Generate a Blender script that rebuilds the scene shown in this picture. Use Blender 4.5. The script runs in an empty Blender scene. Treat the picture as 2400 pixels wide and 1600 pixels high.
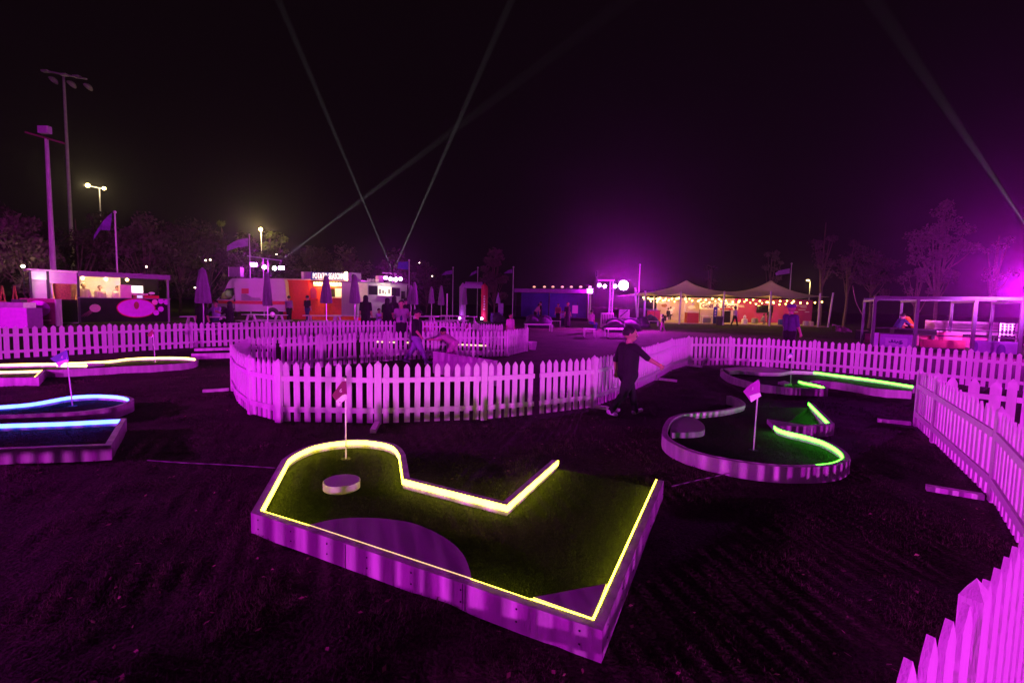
import bpy, bmesh, math, random
import numpy as np
from mathutils import Vector, Matrix, noise
from mathutils.geometry import tessellate_polygon
random.seed(7); RNG = np.random.default_rng(11)
SC = bpy.context.scene
COL = SC.collection
R = math.radians

# ------------------------------------------------------------------ camera
FPX = 1133.0                      # focal length in pixels of a 2400 px wide frame (17 mm lens)
CAM_H = 1.6
cam_data = bpy.data.cameras.new('camera'); cam = bpy.data.objects.new('camera', cam_data); COL.objects.link(cam)
cam_data.sensor_width = 36.0; cam_data.lens = 36.0 * FPX / 2400.0
cam_data.clip_start = 0.05; cam_data.clip_end = 2000
CAM_ROT = Matrix.Rotation(R(90 - 4.49), 3, 'X') @ Matrix.Rotation(R(1.26), 3, 'Z')
cam.matrix_world = Matrix.Translation((0, 0, CAM_H)) @ CAM_ROT.to_4x4()
SC.camera = cam

# ------------------------------------------------------------------ night sky
world = bpy.data.worlds.new('World'); SC.world = world; world.use_nodes = True
bg = world.node_tree.nodes['Background']
bg.inputs[0].default_value = (0.0030, 0.0012, 0.0022, 1); bg.inputs[1].default_value = 1.0

# ------------------------------------------------------------------ exposure, sampling
SC.view_settings.view_transform = 'Standard'; SC.view_settings.look = 'None'
SC.view_settings.exposure = 0.0; SC.view_settings.gamma = 1.0
SC.cycles.use_denoising = True
SC.cycles.use_light_tree = True
SC.cycles.max_bounces = 4; SC.cycles.diffuse_bounces = 2; SC.cycles.glossy_bounces = 2
SC.cycles.volume_bounces = 0; SC.cycles.transparent_max_bounces = 12
SC.cycles.sample_clamp_indirect = 4.0

# ------------------------------------------------------------------ the floodlights that wash the lawn (LED stage floods, magenta)
MAG = (0.86, 0.006, 1.0); PINK = (0.92, 0.060, 1.0); VIOLET = (0.46, 0.02, 1.0)
def flood_light(name, loc, aim, color, power, radius=0.12, cone=150, blend=0.6, parent=None):
    L = bpy.data.lights.new(name, 'SPOT'); L.energy = power; L.color = color
    L.shadow_soft_size = radius; L.spot_size = R(cone); L.spot_blend = blend
    o = bpy.data.objects.new(name, L); COL.objects.link(o)
    o.location = loc
    o.rotation_euler = (Vector(aim) - Vector(loc)).to_track_quat('-Z', 'Y').to_euler()
    return o

# ------------------------------------------------------------------ from a point of the photograph (2400 x 1600) to the place
def ray(px, py):
    return CAM_ROT @ Vector(((px - 1200) / FPX, (800 - py) / FPX, -1.0))
def g(px, py, z=0.0):
    d = ray(px, py); t = (z - CAM_H) / d.z
    return Vector((0, 0, CAM_H)) + d * t
def at(px, py, Y):
    d = ray(px, py); t = Y / d.y
    return Vector((0, 0, CAM_H)) + d * t

# ------------------------------------------------------------------ materials
def nt_of(name):
    m = bpy.data.materials.new(name); m.use_nodes = True
    nt = m.node_tree
    return m, nt, nt.nodes['Principled BSDF']
_M = {}
def mat(name, color, rough=0.6, var=0.12, scale=6.0, bump=0.0, bscale=40.0, metallic=0.0, stretch=None, spec=0.4):
    if name in _M: return _M[name]
    m, nt, b = nt_of(name)
    b.inputs['Roughness'].default_value = rough; b.inputs['Metallic'].default_value = metallic
    b.inputs['Specular IOR Level'].default_value = spec
    tc = nt.nodes.new('ShaderNodeTexCoord'); mp = nt.nodes.new('ShaderNodeMapping')
    if stretch: mp.inputs['Scale'].default_value = stretch
    nt.links.new(tc.outputs['Object'], mp.inputs['Vector'])
    n = nt.nodes.new('ShaderNodeTexNoise'); n.inputs['Scale'].default_value = scale; n.inputs['Detail'].default_value = 5
    nt.links.new(mp.outputs['Vector'], n.inputs['Vector'])
    r = nt.nodes.new('ShaderNodeValToRGB')
    c = np.array(color)
    r.color_ramp.elements[0].position = 0.3; r.color_ramp.elements[1].position = 0.7
    r.color_ramp.elements[0].color = (*np.clip(c * (1 - var), 0, 1), 1)
    r.color_ramp.elements[1].color = (*np.clip(c * (1 + var), 0, 1), 1)
    nt.links.new(n.outputs['Fac'], r.inputs['Fac']); nt.links.new(r.outputs['Color'], b.inputs['Base Color'])
    if bump:
        n2 = nt.nodes.new('ShaderNodeTexNoise'); n2.inputs['Scale'].default_value = bscale; n2.inputs['Detail'].default_value = 4
        nt.links.new(mp.outputs['Vector'], n2.inputs['Vector'])
        bp = nt.nodes.new('ShaderNodeBump'); bp.inputs['Strength'].default_value = bump; bp.inputs['Distance'].default_value = 0.02
        nt.links.new(n2.outputs['Fac'], bp.inputs['Height']); nt.links.new(bp.outputs['Normal'], b.inputs['Normal'])
    _M[name] = m; return m
def glow(name, color, strength, base=(0.6, 0.6, 0.6)):
    if name in _M: return _M[name]
    m, nt, b = nt_of(name)
    b.inputs['Base Color'].default_value = (*base, 1)
    b.inputs['Emission Color'].default_value = (*color, 1); b.inputs['Emission Strength'].default_value = strength
    _M[name] = m; return m

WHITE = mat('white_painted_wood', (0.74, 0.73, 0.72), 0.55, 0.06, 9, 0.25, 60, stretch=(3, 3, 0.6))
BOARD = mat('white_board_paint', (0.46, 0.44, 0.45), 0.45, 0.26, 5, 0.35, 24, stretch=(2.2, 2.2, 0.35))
PLATE = mat('white_laminate', (0.38, 0.36, 0.39), 0.35, 0.08, 3)
DARK = mat('black_metal', (0.025, 0.025, 0.028), 0.5, 0.2)
STEEL = mat('galvanised_steel', (0.45, 0.45, 0.47), 0.35, 0.15, 8, metallic=0.7)
POLE = mat('pole_paint', (0.62, 0.61, 0.62), 0.45, 0.1, 3)
BARK = mat('bark', (0.16, 0.12, 0.09), 0.9, 0.35, 12, 0.6, 30)

# ------------------------------------------------------------------ mesh helpers
class MB:
    def __init__(s): s.v = []; s.f = []
    def add(s, vs, fs):
        o = len(s.v); s.v += [tuple(v) for v in vs]; s.f += [tuple(i + o for i in f) for f in fs]; return s
    def box(s, c, d, rz=0.0, M=None):
        x, y, z = d[0] / 2, d[1] / 2, d[2] / 2
        vs = [Vector(p) for p in ((-x, -y, -z), (x, -y, -z), (x, y, -z), (-x, y, -z), (-x, -y, z), (x, -y, z), (x, y, z), (-x, y, z))]
        m = Matrix.Rotation(rz, 3, 'Z') if M is None else M
        c = Vector(c)
        return s.add([m @ v + c for v in vs], [(0, 3, 2, 1), (4, 5, 6, 7), (0, 1, 5, 4), (1, 2, 6, 5), (2, 3, 7, 6), (3, 0, 4, 7)])
    def bar(s, a, b, w, h=None, up=(0, 0, 1)):
        a = Vector(a); b = Vector(b); h = h or w
        t = (b - a); L = t.length; t.normalize(); u = Vector(up)
        if abs(t.dot(u)) > 0.98: u = Vector((0, 1, 0))
        n = t.cross(u).normalized(); u = n.cross(t).normalized()
        M = Matrix((n, t, u)).transposed()
        return s.box((a + b) / 2, (w, L, h), M=M)
    def tube(s, pts, rad, n=8, cap=True):
        pts = [Vector(p) for p in pts]
        if not hasattr(rad, '__len__'): rad = [rad] * len(pts)
        vs = []; fs = []
        u = None
        for i, p in enumerate(pts):
            t = (pts[min(i + 1, len(pts) - 1)] - pts[max(i - 1, 0)]).normalized()
            if u is None:
                u = Vector((0, 0, 1)) if abs(t.z) < 0.9 else Vector((1, 0, 0))
            a = t.cross(u).normalized(); u = a.cross(t).normalized()
            for k in range(n):
                q = 2 * math.pi * k / n
                vs.append(p + (a * math.cos(q) + u * math.sin(q)) * rad[i])
        for i in range(len(pts) - 1):
            for k in range(n):
                k2 = (k + 1) % n
                fs.append((i * n + k, i * n + k2, (i + 1) * n + k2, (i + 1) * n + k))
        if cap:
            fs.append(tuple(reversed(range(n)))); fs.append(tuple(range((len(pts) - 1) * n, len(pts) * n)))
        return s.add(vs, fs)
    def lathe(s, prof, c=(0, 0, 0), n=16, ang0=0.0, wob=None):
        vs = []; fs = []
        for i, (r, z) in enumerate(prof):
            for k in range(n):
                q = ang0 + 2 * math.pi * k / n
                rr = r * (wob(k, i) if wob else 1)
                vs.append((c[0] + rr * math.cos(q), c[1] + rr * math.sin(q), c[2] + z))
        m = len(prof)
        for i in range(m - 1):
            for k in range(n):
                k2 = (k + 1) % n
                fs.append((i * n + k, i * n + k2, (i + 1) * n + k2, (i + 1) * n + k))
        fs.append(tuple(reversed(range(n)))); fs.append(tuple(range((m - 1) * n, m * n)))
        return s.add(vs, fs)
    def prism(s, poly, z0, z1):
        n = len(poly)
        a = sum(poly[i][0] * poly[(i + 1) % n][1] - poly[(i + 1) % n][0] * poly[i][1] for i in range(n))
        if a < 0: poly = poly[::-1]
        vs = [(p[0], p[1], z0) for p in poly] + [(p[0], p[1], z1) for p in poly]
        fs = [(i, (i + 1) % n, n + (i + 1) % n, n + i) for i in range(n)]
        tri = tessellate_polygon([[Vector((p[0], p[1], 0)) for p in poly]])
        for t in tri:
            x = [poly[i] for i in t]
            ar = (x[1][0] - x[0][0]) * (x[2][1] - x[0][1]) - (x[2][0] - x[0][0]) * (x[1][1] - x[0][1])
            if ar < 0: t = t[::-1]
            fs.append(tuple(n + i for i in t)); fs.append(tuple(t[::-1]))
        return s.add(vs, fs)
    def extrude(s, poly3, d):
        # flat polygon of 3-D points pushed along d
        n = len(poly3); d = Vector(d)
        vs = [Vector(p) for p in poly3] + [Vector(p) + d for p in poly3]
        return s.add(vs, [tuple(range(n))[::-1], tuple(range(n, 2 * n))] + [(i, (i + 1) % n, n + (i + 1) % n, n + i) for i in range(n)])
    def ball(s, c, r, nu=12, nv=8):
        rx, ry, rz = (r, r, r) if not hasattr(r, '__len__') else r
        vs = [(c[0], c[1], c[2] - rz)]; fs = []
        for j in range(1, nv):
            q = -math.pi / 2 + math.pi * j / nv
            for k in range(nu):
                p = 2 * math.pi * k / nu
                vs.append((c[0] + rx * math.cos(q) * math.cos(p), c[1] + ry * math.cos(q) * math.sin(p), c[2] + rz * math.sin(q)))
        vs.append((c[0], c[1], c[2] + rz))
        for k in range(nu):
            k2 = (k + 1) % nu
            fs.append((0, 1 + k2, 1 + k))
            for j in range(nv - 2):
                a = 1 + j * nu
                fs.append((a + k, a + k2, a + nu + k2, a + nu + k))
            fs.append((len(vs) - 1, 1 + (nv - 2) * nu + k, 1 + (nv - 2) * nu + k2))
        return s.add(vs, fs)
    def mesh(s, name, smooth=None):
        me = bpy.data.meshes.new(name)
        me.from_pydata(s.v, [], s.f); me.update()
        if smooth is not None:
            me.shade_smooth(); me.set_sharp_from_angle(angle=R(smooth))
        return me
    def build(s, name, m, parent=None, smooth=35, world=True):
        if parent is not None and world:
            p = parent
            off = Vector((0, 0, 0))
            while p is not None: off += p.location; p = p.parent
            s.v = [(v[0] - off.x, v[1] - off.y, v[2] - off.z) for v in s.v]
        me = s.mesh(name, smooth); me.materials.append(m)
        o = bpy.data.objects.new(name, me); COL.objects.link(o); o.parent = parent
        return o
def tag(o, label, cat=None, group=None, kind=None):
    if label: o['label'] = label
    if cat: o['category'] = cat
    if group: o['group'] = group
    if kind: o['kind'] = kind
    return o
def thing(name, label, cat, loc=(0, 0, 0), rz=0.0, group=None):
    o = bpy.data.objects.new(name, None); COL.objects.link(o)
    o.location = loc; o.rotation_euler = (0, 0, rz); o.empty_display_size = 0.2
    return tag(o, label, cat, group)
def copy_tree(o, parent=None):
    c = o.copy(); COL.objects.link(c); c.parent = parent
    for ch in list(o.children): copy_tree(ch, c)
    return c
def text_mesh(body, size, m, name, parent, M, extrude=0.01, bold=0.0, shear=0.0, spacing=1.0):
    cu = bpy.data.curves.new(name, 'FONT'); cu.body = body; cu.size = size; cu.extrude = extrude
    cu.align_x = 'CENTER'; cu.align_y = 'CENTER'; cu.offset = bold; cu.shear = shear; cu.space_character = spacing
    cu.resolution_u = 3
    t = bpy.data.objects.new(name, cu); COL.objects.link(t)
    dg = bpy.context.evaluated_depsgraph_get()
    me = bpy.data.meshes.new_from_object(t.evaluated_get(dg))
    bpy.data.objects.remove(t)
    me.transform(M); 
    if parent is not None:
        p = parent; off = Vector((0, 0, 0))
        while p is not None: off += p.location; p = p.parent
        me.transform(Matrix.Translation(-off))
    me.materials.clear(); me.materials.append(m)
    o = bpy.data.objects.new(name, me); COL.objects.link(o); o.parent = parent
    return o
def catmull(pts, n=6, closed=False):
    pts = [Vector(p) for p in pts]; out = []
    N = len(pts)
    for i in range(N if closed else N - 1):
        if closed: p0, p1, p2, p3 = (pts[(i + k - 1) % N] for k in range(4))
        else: p0, p1, p2, p3 = pts[max(i - 1, 0)], pts[i], pts[i + 1], pts[min(i + 2, N - 1)]
        for k in range(n):
            t = k / n
            out.append(0.5 * ((2 * p1) + (p2 - p0) * t + (2 * p0 - 5 * p1 + 4 * p2 - p3) * t * t + (3 * p1 - p0 - 3 * p2 + p3) * t ** 3))
    if not closed: out.append(pts[-1])
    return out
# ------------------------------------------------------------------ flood towers outside the frame that light the lawn
def yard_flood(label, loc, aim, color, power, radius, cone, visor=0.07):
    """LED flood on a low stand with a top visor that keeps the light down on the lawn"""
    loc = Vector(loc); d = Vector(aim) - loc; d.z = 0; d.normalize(); n = Vector((d.y, -d.x, 0))
    flood_light('yard_flood', loc, aim, color, power, radius, cone, 0.4)
    YARD.append((label, loc, d, n, visor))
YARD = []
yard_flood('black LED flood on a stand behind the camera, left of two', (6.6, -23, 2.8), (0, 6, 0.8), PINK, 23000, 0.16, 80)
yard_flood('black LED flood on a stand behind the camera, right of two', (10.5, -22, 2.8), (1, 6, 0.8), (0.90, 0.015, 1.0), 16000, 0.16, 80)
yard_flood('black LED flood on a stand beyond the left frame edge', (-15.5, 3.2, 2.6), (0, 7, 0.3), MAG, 6500, 0.15, 110, 0.2)
yard_flood('black LED flood on a stand behind the far left fence end', (-21, 14.5, 2.0), (-26, 34, 8), (0.9, 0.03, 0.9), 4500, 0.15, 110, 0.6)
# ------------------------------------------------------------------ ground: one sheet, dense and lumpy near the camera
def axis(a, b, step, lo, hi):
    mid = list(np.arange(a, b + step * 0.5, step)); out = []
    s = step; x = b
    right = []
    while x < hi: s *= 1.22; x += s; right.append(min(x, hi))
    s = step; x = a; left = []
    while x > lo: s *= 1.22; x -= s; left.append(max(x, lo))
    return np.array(left[::-1] + mid + right)
GX = axis(-9, 9, 0.075, -260, 260); GY = axis(0.2, 12, 0.075, -60, 420)
def lump(x, y):
    d = math.hypot(x, y)
    a = 0.034 * max(0.0, 1 - d / 22.0)
    if a <= 0: return 0.0
    n1 = noise.noise(Vector((x * 2.6, y * 2.6, 0.3))); n2 = noise.noise(Vector((x * 7.0, y * 7.0, 4.0)))
    return a * (n1 * 0.8 + n2 * 0.45) - 0.024 * max(0.0, 1 - d / 22.0)
gv = [(x, y, lump(x, y)) for y in GY for x in GX]
nx = len(GX); ny = len(GY)
gf = [(j * nx + i, j * nx + i + 1, (j + 1) * nx + i + 1, (j + 1) * nx + i) for j in range(ny - 1) for i in range(nx - 1)]
gm, nt, b = nt_of('lawn_soil')
b.inputs['Roughness'].default_value = 0.95; b.inputs['Specular IOR Level'].default_value = 0.1
tc = nt.nodes.new('ShaderNodeTexCoord')
n1 = nt.nodes.new('ShaderNodeTexNoise'); n1.inputs['Scale'].default_value = 0.9; n1.inputs['Detail'].default_value = 8; n1.inputs['Roughness'].default_value = 0.7
n2 = nt.nodes.new('ShaderNodeTexNoise'); n2.inputs['Scale'].default_value = 45; n2.inputs['Detail'].default_value = 5
for n in (n1, n2): nt.links.new(tc.outputs['Object'], n.inputs['Vector'])
mx = nt.nodes.new('ShaderNodeMix'); mx.data_type = 'FLOAT'; mx.inputs[0].default_value = 0.5
nt.links.new(n1.outputs['Fac'], mx.inputs[2]); nt.links.new(n2.outputs['Fac'], mx.inputs[3])
cr = nt.nodes.new('ShaderNodeValToRGB')
cr.color_ramp.elements[0].position = 0.36; cr.color_ramp.elements[0].color = (0.014, 0.016, 0.008, 1)
cr.color_ramp.elements[1].position = 0.66; cr.color_ramp.elements[1].color = (0.080, 0.080, 0.045, 1)
nt.links.new(mx.outputs[0], cr.inputs['Fac']); nt.links.new(cr.outputs['Color'], b.inputs['Base Color'])
bp = nt.nodes.new('ShaderNodeBump'); bp.inputs['Strength'].default_value = 0.9; bp.inputs['Distance'].default_value = 0.03
nt.links.new(n2.outputs['Fac'], bp.inputs['Height']); nt.links.new(bp.outputs['Normal'], b.inputs['Normal'])
me = bpy.data.meshes.new('ground'); me.from_pydata(gv, [], gf); me.update(); me.shade_smooth(); me.materials.append(gm)
ground = bpy.data.objects.new('ground', me); COL.objects.link(ground)
tag(ground, 'dark lumpy lawn under the whole fairground', kind='structure')

# ------------------------------------------------------------------ picket fences
def picket_mesh(w, h, t=0.018, tip=0.06):
    p = [(-w / 2, 0), (w / 2, 0), (w / 2, h - tip), (w * 0.36, h - tip * 0.62), (0, h), (-w * 0.36, h - tip * 0.62), (-w / 2, h - tip)]
    n = len(p)
    vs = [(x, -t / 2, z) for x, z in p] + [(x, t / 2, z) for x, z in p]
    fs = [tuple(range(n)), tuple(range(2 * n - 1, n - 1, -1))] + [((i + 1) % n, i, n + i, n + (i + 1) % n) for i in range(n)]
    me = bpy.data.meshes.new('picket'); me.from_pydata(vs, [], fs); me.update(); me.materials.append(WHITE); return me
def fence(label, pts, spacing, pw, height=0.78, rail_side=-1, feet=(), post_at=None, tip=0.06, both_feet=False):
    """pts: ground points of the panel ends. rail_side -1 puts the rails right of the walking direction."""
    pts = [Vector((p[0], p[1], 0)) for p in pts]
    root = thing('picket_fence', label, 'fence', pts[len(pts) // 2])
    base = root.location
    pm = picket_mesh(pw, height, tip=tip)
    bx = MB().box((0, 0, height * 0.5), (0.085, 0.055, height)).add([(-0.0425, -0.0275, height), (0.0425, -0.0275, height), (0.0425, 0.0275, height), (-0.0425, 0.0275, height), (0, 0, height + 0.05)], [(0, 1, 4), (1, 2, 4), (2, 3, 4), (3, 0, 4)])
    postm = bx.mesh('post'); postm.materials.append(WHITE)
    def put(me, name, p, rz, rx=0.0, ry=0.0):
        o = bpy.data.objects.new(name, me); COL.objects.link(o); o.parent = root
        o.location = p - base; o.rotation_euler = (rx, ry, rz); return o
    for i in range(len(pts) - 1):
        a, b = pts[i], pts[i + 1]; t = b - a; L = t.length; t.normalize()
        n = Vector((t.y, -t.x, 0)) * (1 if rail_side < 0 else -1)
        rz = math.atan2(t.y, t.x)
        k = max(2, round((L - 1.55 * spacing) / spacing) + 1); e0 = 0.775 * spacing; st = (L - 2 * e0) / (k - 1)
        for j in range(k):
            q = a + t * (e0 + st * j + random.gauss(0, 0.003))
            o = put(pm, 'picket', q + Vector((0, 0, 0.012)), rz + random.gauss(0, 0.012), 0, random.gauss(0, 0.008))
            o.scale = (1, 1, 1 + random.gauss(0, 0.006))
        for zr, wr in ((0.175, 0.066), (0.575, 0.064)):
            m = MB().bar(a + n * 0.0225 + t * 0.045 + Vector((0, 0, zr)), b + n * 0.0225 - t * 0.045 + Vector((0, 0, zr)), 0.022, wr)
            m.build('rail', WHITE, root, smooth=None)
    for i, p in enumerate(pts):
        if post_at is not None and i not in post_at: continue
        t = (pts[min(i + 1, len(pts) - 1)] - pts[max(i - 1, 0)]).normalized(); rz = math.atan2(t.y, t.x)
        n = Vector((t.y, -t.x, 0)) * (1 if rail_side < 0 else -1)
        put(postm, 'post', p + n * 0.004, rz)
        if i in feet:
            f0 = p + n * 0.06; f1 = p + n * 0.44
            MB().bar(f0 + Vector((0, 0, 0.028)), f1 + Vector((0, 0, 0.022)), 0.07, 0.045).build('foot', WHITE, root, smooth=None)
    return root
def gxy(l, z=0.0): return [g(x, y, z) for x, y in l]
def split(pts, L=1.8):
    """walk a smooth line and return panel ends about L apart"""
    c = catmull(pts, 12); out = [c[0]]; acc = 0.0
    for i in range(1, len(c)):
        acc += (c[i] - c[i - 1]).length
        if acc >= L: out.append(c[i]); acc = 0.0
    if acc > 0.4: out.append(c[-1])
    else: out[-1] = c[-1]
    return out
A_PTS = split(gxy([(-330, 866), (-60, 846), (15, 841), (166, 833), (281, 826), (434, 816), (510, 812), (687, 803.6), (874, 796), (1030, 798), (1130, 804), (1175, 810)]), 2.05)
fence('long white picket fence running from the food kiosk at left past the picnic tables', A_PTS, 0.168, 0.1, rail_side=-1)
RING = gxy([(1389, 955), (1255, 972), (1132.6, 983.6), (886, 993), (654.8, 988.7), (588, 970), (558, 944), (546, 915.6), (585, 881), (653, 871), (752, 861), (840, 852), (908, 846), (1020, 840), (1126, 837), (1190, 834), (1235, 823)])
fence('white picket fence curving round the middle lane behind the yellow lit course', RING, 0.1335, 0.074, rail_side=1, feet=(3, 7), post_at=(0, 2, 3, 4, 5, 7, 8, 10, 12, 13, 15, 16))
RIGHT = gxy([(1389, 955), (1457, 929), (1537.5, 890), (1571, 868.6), (1611, 856.5), (1708, 856), (1798, 860), (1905, 868), (2006, 877), (2125, 889), (2268, 903), (2420, 920), (2620, 942)])
fence('white picket fence beside the walking boy, bending behind the far right course', RIGHT, 0.1335, 0.074, rail_side=-1, feet=(0, 2, 4), tip=0.035)
D1 = gxy([(2147, 998), (2187, 1036), (2262, 1103), (2327, 1175), (2375, 1274)])
D2 = gxy([(2391, 1290), (2292, 1394), (2198, 1488), (2139, 1544)], 0.78)
for p in D2: p.z = 0
corner = Vector((2.95, 2.45, 0))
dirn = (D2[-1] - D2[0]).normalized()
e1 = D2[-1] + dirn * 1.1; e2 = e1 + Vector((-1.75, -0.55, 0)); e3 = e2 + Vector((-1.8, -0.25, 0)); e4 = e3 + Vector((-1.8, 0.1, 0)); e5 = e4 + Vector((-1.8, 0.5, 0))
fence('nearest white picket fence, coming down the right edge to the lower right corner', [D1[0], D1[1], D1[3], corner, D2[0] * 0.4 + D2[2] * 0.6, e1, e2, e3, e4, e5], 0.135, 0.076, rail_side=-1, feet=(0, 2), tip=0.07)
E0 = g(2187, 1018); E1 = g(2560, 1075)
fence('short white picket fence with broad pickets outside the right edge fence', [E0, (E0 + E1) / 2, E1], 0.182, 0.105, rail_side=-1, tip=0.09)

# stands of the yard floods
for label, loc, d, n, visor in YARD:
    root = thing('yard_flood_stand', label, 'floodlight', (loc.x, loc.y, 0))
    q = loc - d * 0.25
    MB().tube([(q.x, q.y, 0), (q.x, q.y, loc.z - 0.2)], 0.03, 8).build('pole', DARK, root)
    MB().bar(q - n * 0.32 - d * 0.06, q + n * 0.32 - d * 0.06, 0.1, 0.4).build('housing', DARK, root, smooth=None)
    a = loc - d * 0.3 + Vector((0, 0, visor + 0.16)); b = loc + d * 0.62 + Vector((0, 0, visor + 0.04))
    MB().extrude([a - n * 0.7, a + n * 0.7, b + n * 1.1, b - n * 1.1], (0, 0, 0.012)).build('visor', DARK, root, smooth=None)  # added flap out of view, blocks the flood's light above the lawn
    MB().tube([(q.x - 0.4, q.y, 0.03), (q.x + 0.4, q.y, 0.03)], 0.025, 6).build('base_bar', DARK, root)
# ------------------------------------------------------------------ mini golf courses
GRASS = mat('putting_turf', (0.024, 0.032, 0.010), 0.95, 0.3, 60, 0.8, 220, spec=0.1)
LED_Y = glow('led_yellow', (1.0, 0.82, 0.040), 16.0, (0.1, 0.1, 0.1))
LED_YD = glow('led_yellow_dim', (1.0, 0.62, 0.25), 1.6, (0.3, 0.3, 0.3))
LED_G = glow('led_green', (0.07, 1.0, 0.025), 13.0, (0.15, 0.15, 0.15))
LED_B = glow('led_blue', (0.030, 0.075, 1.0), 18.0, (0.12, 0.12, 0.12))
LED_W = glow('led_warm_white', (1.0, 0.74, 0.10), 8.0, (0.12, 0.12, 0.12))
PLATE_W = mat('white_plastic', (0.78, 0.77, 0.76), 0.4, 0.04)
BH = 0.135; BT = 0.055; TZ = 0.055
def normals(path, closed=False):
    N = len(path); out = []
    for i in range(N):
        a = path[i] - path[i - 1] if (i > 0 or closed) else path[1] - path[0]
        b = path[(i + 1) % N] - path[i] if (i < N - 1 or closed) else path[-1] - path[-2]
        a = Vector((a.x, a.y, 0)).normalized(); b = Vector((b.x, b.y, 0)).normalized()
        na = Vector((-a.y, a.x, 0)); nb = Vector((-b.y, b.x, 0)); m = na + nb
        if m.length < 0.2: m = na
        m.normalize(); k = 1.0 / max(0.45, m.dot(na)); out.append(m * k)
    return out
def wall(mb, path, off0, off1, z0, z1, closed=False, nn=None):
    """solid strip between two offsets of a path (offset + is left of walking direction)"""
    nn = nn or normals(path, closed); N = len(path)
    vs = []
    for p, n in zip(path, nn):
        for o, z in ((off0, z0), (off1, z0), (off1, z1), (off0, z1)):
            vs.append((p.x + n.x * o, p.y + n.y * o, z))
    fs = []
    for i in range(N if closed else N - 1):
        a = i * 4; b = ((i + 1) % N) * 4
        for k in range(4):
            fs.append((a + k, a + (k + 1) % 4, b + (k + 1) % 4, b + k))
    if not closed:
        fs.append((3, 2, 1, 0)); e = (N - 1) * 4; fs.append((e, e + 1, e + 2, e + 3))
    if off1 < off0: fs = [f[::-1] for f in fs]
    mb.add(vs, fs); return mb
def side_sign(path, inside):
    return 1 if inside > 0 else -1
def course(name, label, path, sgn, leds, sections=None, turf_extra=None, turf=True):
    """path: inner edge of the border at its top. sgn: +1 when the outside lies left of the walking direction."""
    root = thing(name, label, 'golf course', (path[0].x, path[0].y, 0))
    nn = normals(path)
    for (i0, i1) in (sections or [(0, len(path) - 1)]):
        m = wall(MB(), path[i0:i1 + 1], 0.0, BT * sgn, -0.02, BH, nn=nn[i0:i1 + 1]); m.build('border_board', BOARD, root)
    for (i0, i1, mm, *ww) in leds:
        m = wall(MB(), path[i0:i1 + 1], -(ww[0] if ww else 0.010) * sgn, -0.001 * sgn, 0.094, 0.1368, nn=nn[i0:i1 + 1]); m.build('led_strip', mm, root)
    if turf:
        poly = [(p.x, p.y) for p in (list(path) + list(turf_extra or []))]
        MB().prism(poly, -0.02, TZ).build('turf', GRASS, root, smooth=None)
    return root
def plate(name, root, pts, z0, z1, m=None, edge=None):
    poly = [(p.x, p.y) for p in pts]
    o = MB().prism(poly, z0, z1).build(name, m or PLATE, root, smooth=30)
    return o
def Z4(l): return [(x / 3.36 + 1500, y / 3.36 + 780) for x, y in l]
def Z1(l): return [(x / 3.92, y / 3.92 + 740) for x, y in l]
ZB = 0.125
# --- course with the yellow LEDs, nearest
c1 = gxy([(1307, 1081), (1188, 1187), (945, 1125), (937, 1068.5)], ZB) \
   + catmull(gxy([(937, 1068.5), (924.7, 1050.7), (897, 1040), (845, 1034), (793, 1037), (738, 1046.6), (697, 1064), (675, 1079.5)], ZB), 3)[1:] \
   + gxy([(610.7, 1198.8), (724.5, 1234), (1103, 1360), (1242, 1408), (1392, 1457), (1436, 1359), (1540, 1126)], ZB)
nC = len(c1)
iK = nC - 8; iL = nC - 7
course1 = course('mini_golf_course', 'large near mini golf course with yellow LED strips and white border boards', c1, -1,
    [(0, 2, LED_Y), (2, iK, LED_Y), (iK, iL, LED_Y), (iL, iL + 1, LED_Y, 0.0025), (iL + 1, iL + 2, LED_YD, 0.006), (iL + 2, iL + 3, LED_Y, 0.0015), (iL + 3, iL + 4, LED_Y, 0.007), (iL + 4, nC - 1, LED_Y)],
    sections=[(0, 1), (1, 2), (2, 3), (3, iK), (iK, iL), (iL, iL + 4), (iL + 4, nC - 1)])
for (i0, i1) in ((0, 2),):
    wall(MB(), c1[i0:i1 + 1], -(BT + 0.012), -(BT + 0.002), 0.012, 0.04, nn=normals(c1)[i0:i1 + 1]).build('outer_glow_strip', LED_Y, course1)  # unseen strip added on the far face to light the grass behind
arc = catmull(gxy([(723, 1233), (787.6, 1219), (867, 1216), (944, 1223.5), (998.7, 1240), (1053.6, 1270), (1086.5, 1304), (1102, 1342.7), (1104, 1359)], ZB), 4)
plate('half_round_bumper', course1, arc, TZ - 0.01, 0.1355)
plate('corner_bumper', course1, gxy([(1250, 1403), (1421, 1371), (1391, 1453)], ZB), TZ - 0.01, 0.1353)
dc = g(801, 1127, 0.115)
MB().lathe([(0.140, TZ), (0.146, TZ + 0.004), (0.146, 0.119), (0.142, 0.123)], (dc.x, dc.y, 0), 40).build('round_bumper', PLATE, course1, smooth=40)
SCREW = mat('dark_screw', (0.05, 0.045, 0.05), 0.4, 0.1, metallic=0.8)
def screws(root, a, b, side, step=0.31):
    # paired screw heads on the outer face between two inner-edge points
    t = (b - a); L = t.length; t.normalize(); n = Vector((t.y, -t.x, 0)) * side
    k = int(L / step)
    for i in range(k + 1):
        q = a + t * (0.05 + (L - 0.1) * i / max(k, 1)) + n * (BT + 0.0005)
        for z in (0.035, 0.1):
            MB().tube([Vector((q.x, q.y, z)), Vector((q.x, q.y, z)) + n * 0.002], 0.0055, 7).build('screw', SCREW, root)
screws(course1, c1[iL], c1[iL + 4], 1); screws(course1, c1[iL + 4], c1[nC - 1], 1)
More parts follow.
